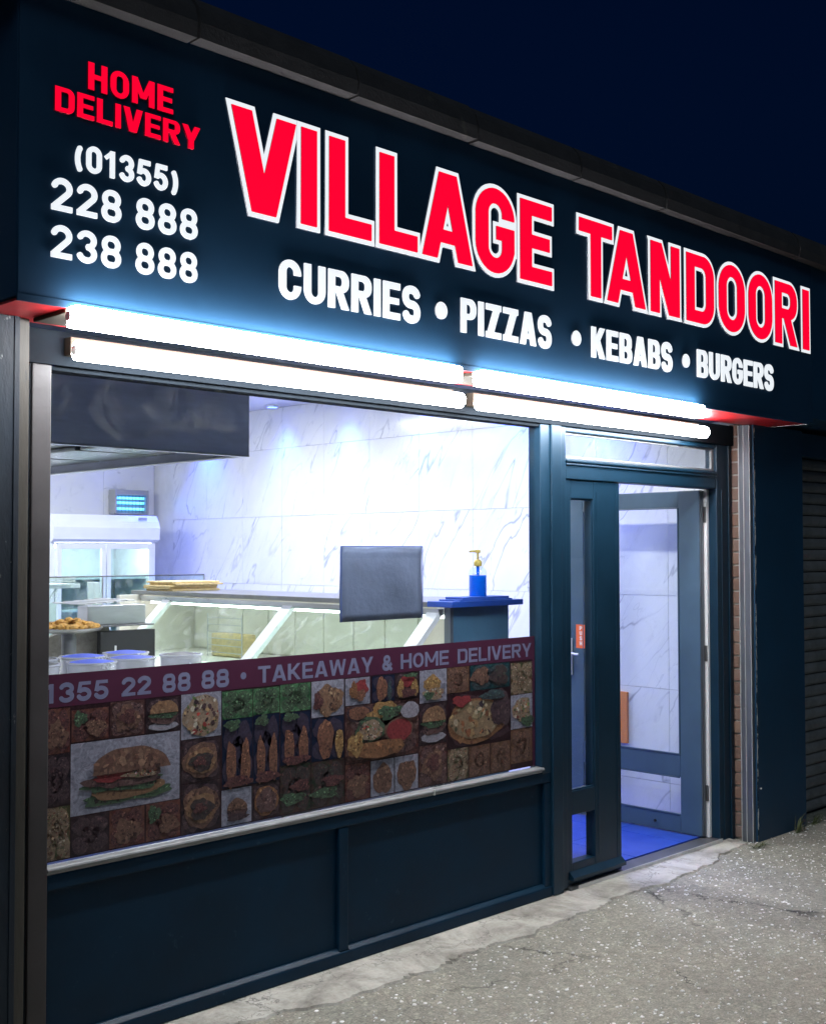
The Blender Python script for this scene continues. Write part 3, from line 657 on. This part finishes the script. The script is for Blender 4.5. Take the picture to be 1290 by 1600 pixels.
# ------------------------------------------------------------------ printed film on the window
FM = thing('window_film', 'printed maroon film with phone number and food pictures along the window bottom', 'poster')
fy0 = .0095
box('film_sheet', 1.914, 4.428, fy0-.0008, fy0, .6405, 1.250, 'f_table', FM, 0)
box('header_band', 1.914, 4.428, fy0-.0014, fy0-.0009, 1.142, 1.250, 'f_band', FM, 0)
box('side_band', 4.411, 4.428, fy0-.0014, fy0-.0009, .642, 1.1415, 'f_band', FM, 0)
yt = fy0-.0014
for txt, a, c in (('1', 1.917, 1.953), ('355', 1.967, 2.152), ('22', 2.202, 2.319), ('88', 2.366, 2.484), ('88', 2.531, 2.653), ('TAKEAWAY', 2.787, 3.381), ('&', 3.432, 3.492), ('HOME', 3.540, 3.835), ('DELIVERY', 3.893, 4.405)):
    word(txt, a, c, 1.156, .063, .24, .13, yt, .0004, 'f_text', FM)
word('*', 2.706, 2.732, 1.176, .026, .2, 0, yt, .0004, 'f_text', FM, None, 'bullet')
def disc(parent, cx, cz, rx, rz, mat, lay, wob=.06, seg=26, a0=0, a1=360, name='food_print', seed=0):
    """one printed food shape: an uneven patch overlaid with many small flecks in its own colours"""
    rg = random.Random(seed*7+int(cx*1000)); bm = bmesh.new(); cl_ = bm.loops.layers.color.new('Col'); y0_ = fy0-.0018-.0016*lay; ph = [rg.uniform(0, 6.28) for _ in range(3)]
    cols = FOODC[mat]; haze = (.120, .070, .085)
    def face(pts, y, c):
        f = bm.faces.new([bm.verts.new((p[0], y, p[1])) for p in pts])
        for lp in f.loops: lp[cl_] = tuple((c[q]*.74+haze[q]*.34)**(1/2.2) for q in range(3))+(1,)
    def rad(a): return 1+wob*(math.sin(3*a+ph[0])+.6*math.sin(5*a+ph[1])+.5*math.sin(9*a+ph[2]))
    k = seg+(0 if a1-a0 >= 360 else 1); mean = tuple(sum(c[q] for c in cols)/len(cols) for q in range(3))
    face([(cx+rx*rad(a)*math.cos(a), cz+rz*rad(a)*math.sin(a)) for a in (math.radians(a0+(a1-a0)*i/seg) for i in range(k))], y0_, mean)
    smooth_food = mat in ('f_sauce', 'f_white', 'f_bunbread', 'f_navy'); nf = 26 if smooth_food else 70
    for q in range(nf):
        a = math.radians(rg.uniform(a0, a1)); r = math.sqrt(rg.random())*.95; px_, pz_ = cx+rx*r*rad(a)*math.cos(a), cz+rz*r*rad(a)*math.sin(a)
        c = rg.choice(cols); li = rg.uniform(.4, 1.6)*(1.15 if pz_ > cz else .85)
        if smooth_food: li = 1+(li-1)*.5
        fr = rg.uniform(.05, .17)*math.sqrt(rx*rz); el = rg.uniform(.3, 1); ro = rg.uniform(0, 3.14); m_ = rg.choice((5, 6, 7))
        if abs(px_-cx)+fr > rx*1.02 or abs(pz_-cz)+fr > rz*1.02: fr *= .4
        face([(px_+fr*w2*math.cos(t_)*math.cos(ro)-fr*w2*el*math.sin(t_)*math.sin(ro), pz_+fr*w2*math.cos(t_)*math.sin(ro)+fr*w2*el*math.sin(t_)*math.cos(ro)) for t_, w2 in ((6.283*i/m_, rg.uniform(.7, 1.2)) for i in range(m_))], y0_-.00002*(q+1), tuple(min(.8, v*li) for v in c))
    bmesh.ops.recalc_face_normals(bm, faces=bm.faces)
    return link(name, bm_mesh(bm, name), 'f_print', parent)
PICS = [('meat', 1.916, 2.009, 1.137, .99), ('meatgreen', 2.015, 2.153, 1.126, 1.02), ('meat2', 2.16, 2.293, 1.139, 1.02), ('bun', 2.3, 2.44, 1.137, 1.02), ('salad', 2.445, 2.619, 1.141, .98), ('burger', 2.013, 2.439, 1.015, .776), ('dark', 1.916, 2.011, .987, .82), ('wrap', 2.446, 2.613, .976, .824), ('greens', 2.623, 2.762, 1.137, 1.034), ('greens', 2.766, 2.890, 1.136, 1.038), ('greens', 2.894, 3.046, 1.140, 1.034), ('kebab', 2.624, 2.763, 1.032, .782), ('kebab', 2.766, 2.890, 1.036, .782), ('pasta', 1.916, 2.012, .816, .645), ('dark', 2.015, 2.156, .771, .645), ('meat', 2.159, 2.296, .773, .645), ('meatgreen', 2.303, 2.442, .773, .645), ('wrap', 2.447, 2.614, .820, .645), ('sburger', 2.622, 2.758, .776, .645), ('pizza', 2.763, 2.890, .778, .645), ('noodle', 3.051, 3.22, 1.140, .998), ('prawn', 3.228, 3.363, 1.138, 1.029), ('doner', 3.375, 3.505, 1.137, 1.029), ('bowl', 3.509, 3.65, 1.139, 1.029), ('fried', 3.654, 3.822, 1.140, 1.0), ('bread', 3.825, 3.967, 1.140, 1.028), ('greens2', 3.975, 4.246, 1.140, 1.028), ('pasta', 4.255, 4.41, 1.132, .986), ('saladw', 4.254, 4.409, .983, .826), ('bread', 4.253, 4.408, .823, .667), ('doner2', 3.051, 3.22, .995, .826), ('platter', 3.228, 3.645, 1.025, .795), ('bun', 3.649, 3.821, .996, .822), ('bigpizza', 3.827, 4.247, 1.024, .785), ('meat', 3.228, 3.363, .792, .645), ('breadw', 3.369, 3.5, .790, .645), ('breadw', 3.506, 3.642, .790, .645), ('meat2', 3.649, 3.821, .818, .645), ('pasta', 3.827, 3.959, .782, .645), ('bread', 3.966, 4.106, .780, .645), ('bread', 4.114, 4.247, .780, .645), ('darkgreen', 2.895, 3.046, .828, .645), ('darkgreen', 3.051, 3.221, .823, .645), ('kebab', 2.895, 3.046, 1.031, .832)]
BASE = dict(meat='f_meat', meatgreen='f_meat', meat2='f_meat2', bun='f_dark', salad='f_white', burger='f_white', dark='f_dark', wrap='f_dark', greens='f_greens', kebab='f_navy', pasta='f_pasta', sburger='f_white', pizza='f_dark', noodle='f_white', prawn='f_white', doner='f_navy', bowl='f_dark', fried='f_white', bread='f_bread', greens2='f_teal', saladw='f_white', doner2='f_navy', platter='f_meat2', bigpizza='f_table', breadw='f_white', darkgreen='f_darkgreen')
for i, (k, a, c, zt, zb) in enumerate(PICS):
    T = box('food_photo', a, c, fy0-.0013, fy0-.0009, zb, zt, BASE[k], FM, 0); w_, h_ = c-a, zt-zb
    nl = [0]
    if k not in ('burger', 'noodle', 'prawn', 'fried', 'sburger', 'saladw', 'breadw', 'salad'):
        for u_, v_ in ((.26, .26), (.74, .28), (.28, .74), (.72, .72), (.5, .5)): disc(T, a+u_*w_, zb+v_*h_, .24*w_, .24*h_, BASE[k], 0, .08, 14, 0, 360, 'food_print', i*31+int(u_*100))
    def P(u, v, ru, rv, mat, lay=0, wob=.06, a0=0, a1=360):
        nl[0] += 1; disc(T, a+u*w_, zb+v*h_, ru*w_, rv*h_, mat, nl[0], wob*1.3+.012, 36, a0, a1, 'food_print', i*17+nl[0])
    if k == 'meatgreen': P(.22, .72, .18, .22, 'f_greens', 0, .12); P(.65, .4, .28, .25, 'f_bread', 0, .1)
    elif k == 'meat2': P(.5, .5, .36, .36, 'f_bread', 0, .1); P(.5, .55, .22, .22, 'f_meat', 1, .1)
    elif k == 'bun': P(.5, .16, .44, .12, 'f_white', 0, .03); P(.5, .42, .42, .2, 'f_meat2', 1, .05); P(.5, .5, .42, .1, 'f_greens', 2, .1); P(.5, .56, .42, .38, 'f_bunbread', 3, .01, 0, 180)
    elif k == 'salad': P(.5, .5, .46, .46, 'f_salad', 0, .03)
    elif k == 'burger':
        P(.5, .20, .40, .12, 'f_greens', 0, .10); P(.5, .27, .34, .13, 'f_bunbread', 1, .03); P(.48, .36, .35, .11, 'f_greens', 2, .12); P(.48, .43, .36, .12, 'f_meat2', 3, .07); P(.36, .48, .18, .07, 'f_sauce', 4, .1); P(.62, .47, .16, .06, 'f_salad', 4, .1); P(.52, .52, .36, .36, 'f_bread', 5, .015, 0, 180)
    elif k == 'wrap': P(.5, .5, .46, .42, 'f_bread', 0, .04); P(.5, .48, .38, .30, 'f_bunbread', 1, .03); P(.5, .46, .30, .22, 'f_darkgreen', 2, .08); P(.45, .48, .16, .10, 'f_meat', 3, .12)
    elif k == 'kebab':
        for u in (.28, .75): P(u, .34, .16, .34, 'f_doner', 0, .05)
        P(.5, .08, .46, .08, 'f_meat', 1, .08); P(.3, .92, .25, .08, 'f_greens', 1, .12)
    elif k == 'sburger': P(.5, .34, .34, .2, 'f_meat2', 0, .06); P(.5, .42, .34, .3, 'f_bread', 1, .02, 0, 180); P(.5, .2, .36, .1, 'f_dark', 1, .06)
    elif k == 'pizza': P(.5, .5, .45, .42, 'f_crust', 0, .02); P(.5, .5, .38, .35, 'f_meat2', 1, .04)
    elif k == 'noodle': P(.55, .45, .40, .42, 'f_noodle', 0, .07); P(.18, .45, .14, .25, 'f_meat', 1, .12)
    elif k == 'prawn': P(.62, .62, .30, .28, 'f_sauce', 0, .1); P(.55, .35, .26, .20, 'f_doner', 1, .1); P(.3, .55, .16, .3, 'f_crust', 1, .1)
    elif k in ('doner', 'doner2'):
        P(.42, .5, .24, .46, 'f_doner', 0, .04)
        if k == 'doner2': P(.84, .36, .13, .34, 'f_fry', 0, .04)
        else: P(.75, .4, .09, .4, 'f_teal', 0, .04)
    elif k == 'bowl': P(.5, .68, .3, .24, 'f_sauce', 0, .03); P(.2, .4, .14, .34, 'f_fry', 1, .08); P(.78, .4, .16, .3, 'f_fry', 1, .08); P(.5, .24, .3, .18, 'f_meat', 2, .1); P(.6, .9, .3, .08, 'f_greens', 2, .1)
    elif k == 'fried': P(.45, .6, .32, .22, 'f_fry', 0, .08); P(.5, .26, .38, .18, 'f_salad', 1, .08); P(.3, .22, .18, .12, 'f_greens', 2, .1)
    elif k == 'saladw': P(.5, .55, .42, .36, 'f_salad', 0, .06); P(.75, .2, .3, .15, 'f_greens', 1, .1)
    elif k == 'breadw': P(.5, .45, .42, .42, 'f_bread', 0, .05)
    elif k == 'greens2': P(.25, .55, .22, .34, 'f_bread', 0, .1); P(.72, .5, .22, .4, 'f_darkgreen', 0, .1)
    elif k == 'platter':
        P(.17, .86, .16, .15, 'f_dark', 0, .02); P(.17, .87, .135, .115, 'f_doner', 1, .03); P(.52, .86, .22, .15, 'f_fry', 0, .12); P(.58, .82, .16, .12, 'f_greens', 1, .12)
        P(.31, .55, .20, .23, 'f_greens', 2, .03); P(.31, .54, .16, .18, 'f_salad', 3, .05); P(.70, .48, .20, .23, 'f_bread', 2, .01); P(.70, .48, .175, .20, 'f_sauce', 3, .01)
        P(.40, .20, .38, .15, 'f_crust', 4, .04); P(.10, .34, .10, .2, 'f_fry', 4, .1); P(.84, .82, .13, .15, 'f_white', 1, .02)
    elif k == 'bigpizza':
        P(.45, .45, .46, .42, 'f_crust', 0, .015); P(.43, .48, .40, .35, 'f_pizza', 1, .02); P(.84, .62, .16, .34, 'f_dark', 2, .07); P(.2, .86, .14, .1, 'f_sauce', 2, .1); P(.7, .9, .2, .09, 'f_teal', 2, .08)
    elif k == 'darkgreen': P(.4, .3, .4, .12, 'f_greens', 0, .1); P(.65, .55, .3, .12, 'f_meat', 1, .1)
    elif k == 'meat': P(.5, .4, .38, .3, 'f_bread', 0, .12)

# paper notice stuck inside the glass, seen from the back
NP = thing('paper_notice', 'blank grey blue paper notice stuck inside the big window', 'paper')
bm = bmesh.new(); nx, nz = 12, 10; rg = random.Random(2); gv = [[bm.verts.new((3.212+.472*i/nx, .024+.005*math.sin(i*.9+j*.5)*(.3+rg.random()*.4), 1.366+.309*j/nz)) for i in range(nx+1)] for j in range(nz+1)]
for j in range(nz):
    for i in range(nx): bm.faces.new((gv[j][i], gv[j][i+1], gv[j+1][i+1], gv[j+1][i]))
pp = link('sheet', bm_mesh(bm, 'sheet'), 'posterpaper', NP); md = pp.modifiers.new('thickness', 'SOLIDIFY'); md.thickness = .0008; smooth(pp)
boxes('border', [(3.212, 3.217, .0175, .0182, 1.366, 1.675), (3.679, 3.684, .0175, .0182, 1.366, 1.675), (3.2175, 3.6785, .0175, .0182, 1.671, 1.675)], 'posteredge', NP, 0)

# ------------------------------------------------------------------ inside: serve-over counter
CT = thing('serving_counter', 'long glass fronted serving counter with grey top running back from the window', 'counter')
box('top_slab', 4.50, 5.05, .78, 3.66, 1.360, 1.388, 'slabtop', CT, .004)
box('end_top', 4.49, 5.06, .60, .7795, 1.362, 1.392, 'bluetop', CT, .004)
box('end_panel', 4.56, 5.00, .655, .70, .03, 1.3615, 'endpanel', CT, .003)
box('corner_post', 4.535, 4.559, .655, .70, .03, 1.3615, 'aluminium', CT, .003)
box('front_panel', 4.96, 5.00, .70, 3.60, .03, 1.3595, 'cream', CT, .002)
box('far_panel', 4.35, 4.96, 3.56, 3.60, .95, 1.3595, 'cream', CT, .002)
box('under_rail', 4.50, 4.54, .705, 3.55, 1.318, 1.352, 'steel', CT, .003)
box('light_rail', 4.555, 4.585, .72, 3.50, 1.300, 1.316, 'caselight', CT, .003)
box('case_floor', 4.08, 4.96, .705, 3.56, .93, .97, 'cream', CT, .002)
box('base_cabinet', 4.12, 4.955, .71, 3.56, .03, .929, 'steel', CT, .002)
def slope(name, ya, yb, mat, th=.006, top=(4.505, 1.335), bot=(4.13, .972)):
    dx, dz = top[0]-bot[0], top[1]-bot[1]; L = math.hypot(dx, dz); nx_, nz_ = -dz/L*th, dx/L*th
    return prism(name, [bot, top, (top[0]-nx_, top[1]-nz_), (bot[0]-nx_, bot[1]-nz_)], 'y', ya, yb, mat, CT)
slope('sloping_glass', .795, 1.90, 'caseglass'); slope('sloping_glass', 1.995, 3.18, 'caseglass')
for y in (3.185, 1.905, .705): slope('support', y, y+.085, 'whiteplastic', .03, (4.505, 1.338), (4.125, .968))
for k in range(10): box('wainscot', 4.945, 4.9595, .74+k*.28, .74+k*.28+.272, .98, 1.29, 'cream', CT, .004)
RK = thing('wire_rack', 'small wire rack of pale packets inside the serving counter', 'rack')
for k in range(6): path('wire', [(4.62, 2.55, 1.00+.045*k), (4.62, 2.92, 1.00+.045*k)], .003, 'steel', RK, 6)
for y in (2.55, 2.92): path('wire', [(4.62, y, .972), (4.62, y, 1.25)], .004, 'steel', RK, 6)
box('packet', 4.64, 4.74, 2.56, 2.91, .972, 1.12, 'flatbread', RK, .01)
# soap dispenser on the counter end
SB = thing('soap_bottle', 'clear pump bottle of bright blue hand gel on the counter end', 'bottle')
bc = (4.80, .70, 1.3925)
glass('bottleplastic', (.90, .95, 1), .8)
mt, n, b = nodes('bluegel'); b.inputs['Base Color'].default_value = (.0, .16, .85, 1); b.inputs['Roughness'].default_value = .15; b.inputs['Emission Color'].default_value = (0, .1, .8, 1); b.inputs['Emission Strength'].default_value = 0
lathe('gel', [(.0435, 0), (.046, .004), (.046, .130), (.0455, .132)], bc, 'bluegel', SB)
lathe('body', [(.047, 0), (.0485, .004), (.0485, .140), (.044, .160), (.026, .178), (.018, .184)], bc, 'bottleplastic', SB)
lathe('collar', [(.020, .180), (.022, .184), (.022, .205), (.015, .214), (.008, .217)], bc, 'yellowpump', SB)
path('pump', [(4.80, .70, 1.60), (4.80, .70, 1.655), (4.735, .70, 1.652)], .006, 'yellowpump', SB)
lathe('pump_head', [(.006, .250), (.015, .253), (.015, .266), (.008, .270)], bc, 'yellowpump', SB)
path('dip_tube', [(4.80, .70, 1.525), (4.80, .70, 1.60)], .008, 'bluegel', SB)
MN = thing('menu_folder', 'thin blue folder of menus lying beside the gel bottle', 'folder')
box('cover', 4.56, 4.98, .61, .76, 1.3925, 1.400, 'bluepaper', MN, .002); box('pages', 4.60, 4.97, .625, .752, 1.4002, 1.412, 'bluepaper', MN, .002)
BR = thing('flatbread_stack', 'stack of pale flatbreads on the far end of the counter', 'bread')
rg = random.Random(9)
for k in range(5):
    dx, dy = rg.uniform(-.02, .02), rg.uniform(-.02, .02); box('flatbread', 4.53+dx, 4.92+dx, 3.20+dy, 3.52+dy, 1.3885+k*.013, 1.3885+k*.013+.0125, 'flatbread', BR, .005)

# glass guard behind the counter end
GG = thing('glass_guard', 'low clear glass guard on thin posts behind the counter', 'glass screen')
box('pane', 3.72, 5.28, 3.90, 3.906, 1.05, 1.478, 'caseglass', GG, 0)
path('top_edge', [(3.72, 3.903, 1.481), (5.28, 3.903, 1.481)], .005, 'darksteel', GG)
for x in (3.72, 4.42, 5.28): path('post', [(x, 3.903, .96), (x, 3.903, 1.478)], .007, 'steel', GG)
HC = thing('heated_cabinet', 'pale steel heated cabinet with open shelf behind the food tray', 'cabinet')
boxes('case', [(3.70, 4.12, 4.0, 4.40, .96, 1.30), (3.70, 4.30, 4.0, 4.42, 1.40, 1.43)], 'fridgewhite', HC, .004)
path('strut', [(4.05, 4.02, 1.30), (4.15, 4.02, 1.42)], .008, 'whiteplastic', HC); boxes('slat_shelf', [(3.72, 4.25, 3.97, 3.985, 1.442+.02*k, 1.455+.02*k) for k in range(2)], 'whiteplastic', HC, .002)
box('hanging_cloth', 4.36, 4.46, 4.0, 4.01, 1.26, 1.44, 'whiteplastic', HC, .004)
box('plinth', 3.6, 5.3, 3.86, 4.45, .03, .955, 'steel', HC)
# cooking range with pots
RG = thing('cooking_range', 'stainless steel cooking range with granite splashback under the hood', 'stove')
box('body', 2.55, 3.98, 1.35, 3.30, .03, .985, 'steel', RG, .004)
box('worktop', 2.53, 4.06, 1.33, 3.34, .9855, 1.000, 'cream', RG, .003)
prism('splashback', [(3.30, 1.0005), (3.30, 1.16), (3.52, 1.235), (3.70, 1.235), (3.78, 1.0005)], 'y', 2.62, 2.66, 'mortar', RG)
box('griddle_box', 3.50, 3.88, 2.50, 2.615, 1.235, 1.345, 'steel', RG, .005)
box('griddle_tray', 3.47, 3.90, 2.44, 3.05, 1.225, 1.234, 'darksteel', RG, .002)
box('burner_front', 3.56, 3.92, 2.46, 2.50, 1.0005, 1.20, 'black', RG, .003)
boxes('foil', [(3.55+.07*k, 3.60+.07*k, 2.62, 3.0, 1.345+.004*k, 1.352+.004*k) for k in range(5)], 'alubright', RG, .002)
path('tap', [(3.62, 2.40, 1.0), (3.62, 2.40, 1.12)], .006, 'whiteplastic', RG)
FT = thing('food_tray', 'shallow steel tray heaped with orange fried pakora', 'tray')
lathe('tray', [(.10, 0), (.17, .015), (.185, .03), (.178, .03), (.16, .02), (.0, .018)], (3.34, 2.42, 1.205), 'steel', FT)
lathe('stand', [(.05, 0), (.04, .02), (.04, .204), (.06, .2045)], (3.34, 2.42, 1.0005), 'darksteel', FT)
paint('pakora', (.80, .38, .09), .7, var=.5, scale=40, bs=.6)
rg = random.Random(4); bm = bmesh.new()
for k in range(110):
    a = rg.uniform(0, 6.28); r = .155*math.sqrt(rg.random()); bmesh.ops.create_icosphere(bm, subdivisions=1, radius=rg.uniform(.013, .024), matrix=Matrix.Translation((3.34+r*math.cos(a), 2.42+r*math.sin(a), 1.232+.045*(1-r/.16)*rg.random()+.008)) @ Matrix.Rotation(rg.uniform(0, 3), 4, 'X') @ Matrix.Diagonal((1.3, .8, .7, 1)))
pk = link('fried_pieces', bm_mesh(bm, 'fried_pieces'), 'pakora', FT); pk['kind'] = 'stuff'
k = 0
for x, y, r in ((2.72, 1.62, .12), (2.98, 1.55, .12), (3.24, 1.62, .12), (2.85, 1.88, .12), (3.11, 1.86, .12), (3.38, 1.90, .12), (3.52, 1.60, .11)):
    pt_ = thing('sauce_pot', 'round steel sauce pot with %s lid on the range' % ('bright blue' if k % 3 else 'black'), 'pot', 'sauce pots with %s lids' % ('blue' if k % 3 else 'black'))
    lathe('pot', [(r*.93, 0), (r*.95, .115), (r, .12), (r, .127), (r*.9, .127), (r*.9, .12)], (x, y, 1.0005), 'rimwhite', pt_)
    lathe('lid', [(r*.89, .116), (r*.86, .126), (r*.4, .135), (.015, .138)], (x, y, 1.0005), 'bluepot' if k % 3 else 'black', pt_); k += 1
LD = thing('ladle', 'pale handled ladle leaning out of a sauce pot', 'ladle')
path('handle', [(2.80, 1.84, 1.10), (2.72, 1.92, 1.30), (2.68, 1.93, 1.32), (2.64, 1.92, 1.30)], .009, 'rimwhite', LD); lathe('cup', [(.02, 0), (.035, .02), (.04, .04)], (2.80, 1.84, 1.095), 'bluepot', LD)

# extraction hood
HD = thing('extractor_hood', 'big stainless steel extraction hood over the cooking range', 'hood')
box('front_face', 1.70, 3.42, .900, .906, 2.105, 2.80, 'hoodsteel', HD, .002)
boxes('side_face', [(3.414, 3.42, .9065, 3.9, 2.105, 2.80), (1.70, 1.706, .9065, 3.9, 2.105, 2.80)], 'hoodsteel', HD, .002)
boxes('rim', [(1.70, 3.4205, .8985, .935, 2.097, 2.1045), (3.385, 3.4205, .9355, 3.9, 2.097, 2.1045)], 'steel', HD, .002)
box('grease_tray', 1.71, 3.41, .94, 3.9, 2.16, 2.17, 'grease', HD, 0)
for k in range(5): box('filter', 2.90, 3.36, 1.02+.56*k, 1.54+.56*k, 2.138, 2.158, 'grease', HD, .006)
box('lamp_panel', 2.40, 2.72, 1.35, 1.95, 2.148, 2.158, 'whiteplastic', HD, .004)

# fridge against the back wall
FR = thing('display_fridge', 'tall white double door display fridge against the back wall', 'fridge')
boxes('cabinet', [(4.83, 4.87, 5.42, 6.09, .03, 1.90), (5.79, 5.83, 5.42, 6.09, .03, 1.90), (4.8705, 5.7895, 6.05, 6.09, .03, 1.90), (4.8705, 5.7895, 5.42, 6.049, .03, .12)], 'fridgewhite', FR, .006)
prism('header', [(5.40, 1.735), (5.36, 1.76), (5.352, 1.86), (5.372, 1.913), (5.41, 1.968), (6.09, 1.968), (6.09, 1.735)], 'x', 4.825, 5.835, 'fridgewhite', FR)
box('badge', 5.62, 5.70, 5.350, 5.356, 1.925, 1.95, 'greyplastic', FR, 0)
box('lining', 4.872, 5.788, 6.03, 6.049, .13, 1.73, 'fridgein', FR, 0)
for z in (.45, .80, 1.15, 1.42): box('shelf', 4.872, 5.788, 5.50, 6.02, z, z+.02, 'fridgein', FR, .002)
box('inner_lamp', 4.90, 5.76, 5.46, 5.50, 1.69, 1.72, 'fridgeglow', FR, .003)
for a, c in ((4.875, 5.325), (5.333, 5.785)):
    dr = boxes('door', [(a, a+.04, 5.385, 5.418, .13, 1.725), (c-.04, c, 5.385, 5.418, .13, 1.725), (a+.0405, c-.0405, 5.386, 5.417, 1.68, 1.725), (a+.0405, c-.0405, 5.386, 5.417, .13, .18)], 'fridgewhite', FR, .004)
    box('pane', a+.035, c-.035, 5.398, 5.404, .17, 1.69, 'caseglass', dr, 0)
# fly killer
FK = thing('fly_killer', 'small wall mounted insect killer glowing blue above the fridge', 'insect killer')
boxes('case', [(5.765, 5.785, 5.98, 6.09, 2.0, 2.225), (6.10, 6.12, 5.98, 6.09, 2.0, 2.225), (5.7855, 6.0995, 5.98, 6.09, 2.175, 2.224), (5.7855, 6.0995, 5.98, 6.09, 2.0, 2.012), (5.7855, 6.0995, 6.07, 6.09, 2.0125, 2.1745)], 'greyplastic', FK, .004)
for z in (2.05, 2.105, 2.15): tube('uv_tube', (5.79, 6.03, z), (6.095, 6.03, z), .012, 'uvtube', FK)
for k in range(9): path('grille_bar', [(5.80+.037*k, 5.984, 2.012), (5.80+.037*k, 5.984, 2.175)], .0018, 'darksteel', FK, 6)

# ------------------------------------------------------------------ lamps inside
def area(parent, loc, sx, sy, power, col, spread=180):
    l = bpy.data.lights.new('lamp', 'AREA'); l.shape = 'RECTANGLE'; l.size = sx; l.size_y = sy; l.energy = power; l.color = col; l.spread = math.radians(spread)
    o = bpy.data.objects.new('lamp_light', l); COL.objects.link(o); o.location = loc; o.parent = parent; return o
for i, (x, y, lab) in enumerate(((4.9, 1.5, 'white ceiling batten light nearest the shop window'), (4.9, 3.5, 'white ceiling batten light over the middle of the counter'), (3.25, 5.1, 'white ceiling batten light before the fridge'), (2.0, 4.4, 'white ceiling batten light behind the extractor hood'))):
    t = thing('ceiling_light', lab, 'light', 'ceiling lights inside the shop')
    box('body', x-.06, x+.06, y-.62, y+.62, ZC-.03, ZC-.0005, 'fluo_body', t, .004)
    box('diffuser', x-.05, x+.05, y-.60, y+.60, ZC-.055, ZC-.0305, 'ceilingtube', t, .008)
    area(t, (x, y, ZC-.06), .1, 1.2, 46, (1, 1, .96))
for i, y in enumerate((.95, 1.67, 2.50, 3.34, 4.12, 5.2)):  # blue lamps added only to tint patches of the marble wall
    t = thing('added_blue_lamp', 'small round blue lamp added in the ceiling to tint the marble wall', 'light', 'added blue lamps tinting the marble wall')
    tube('bezel', (6.10, y, ZC-.0005), (6.10, y, ZC-.02), .05, 'alubright', t); tube('lens', (6.10, y, ZC-.0205), (6.10, y, ZC-.024), .04, 'addedblue', t)
    l = bpy.data.lights.new('spot', 'SPOT'); l.energy = 190; l.color = (.03, .10, 1); l.spot_size = math.radians(95); l.spot_blend = 1; l.shadow_soft_size = .12
    o = bpy.data.objects.new('spot_light', l); COL.objects.link(o); o.location = (6.10, y, ZC-.03); o.parent = t

# ------------------------------------------------------------------ weeds at the foot of the pier
for wx, wy, hgt, lab in ((6.62, -.19, .11, 'dry tuft of weeds at the foot of the navy pier'), (6.88, -.16, .07, 'low green weed at the foot of the roller shutter'), (6.13, -.20, .03, 'tiny moss tuft at the foot of the guide rail')):
    rg = random.Random(int(wx*100)); bm = bmesh.new()
    for k in range(26):
        a = rg.uniform(0, 6.28); sp = rg.uniform(.02, .10); h_ = hgt*rg.uniform(.3, 1); bx_, by_ = wx+rg.uniform(-.05, .05), wy+rg.uniform(-.02, .01); wd = rg.uniform(.002, .005)
        pts = [(bx_, by_, 0), (bx_+sp*.4*math.cos(a), by_-abs(sp*.4*math.sin(a)), h_*.7), (bx_+sp*math.cos(a), by_-abs(sp*math.sin(a)), h_)]
        v = [[bm.verts.new((p[0]-wd*(1-i*.4)*math.sin(a), p[1]+wd*(1-i*.4)*math.cos(a), p[2])), bm.verts.new((p[0]+wd*(1-i*.4)*math.sin(a), p[1]-wd*(1-i*.4)*math.cos(a), p[2]+.001))] for i, p in enumerate(pts)]
        for p_, q_ in zip(v, v[1:]): bm.faces.new((p_[0], p_[1], q_[1], q_[0]))
    tag(link('weed', bm_mesh(bm, 'weed'), 'weed'), lab, 'weed')
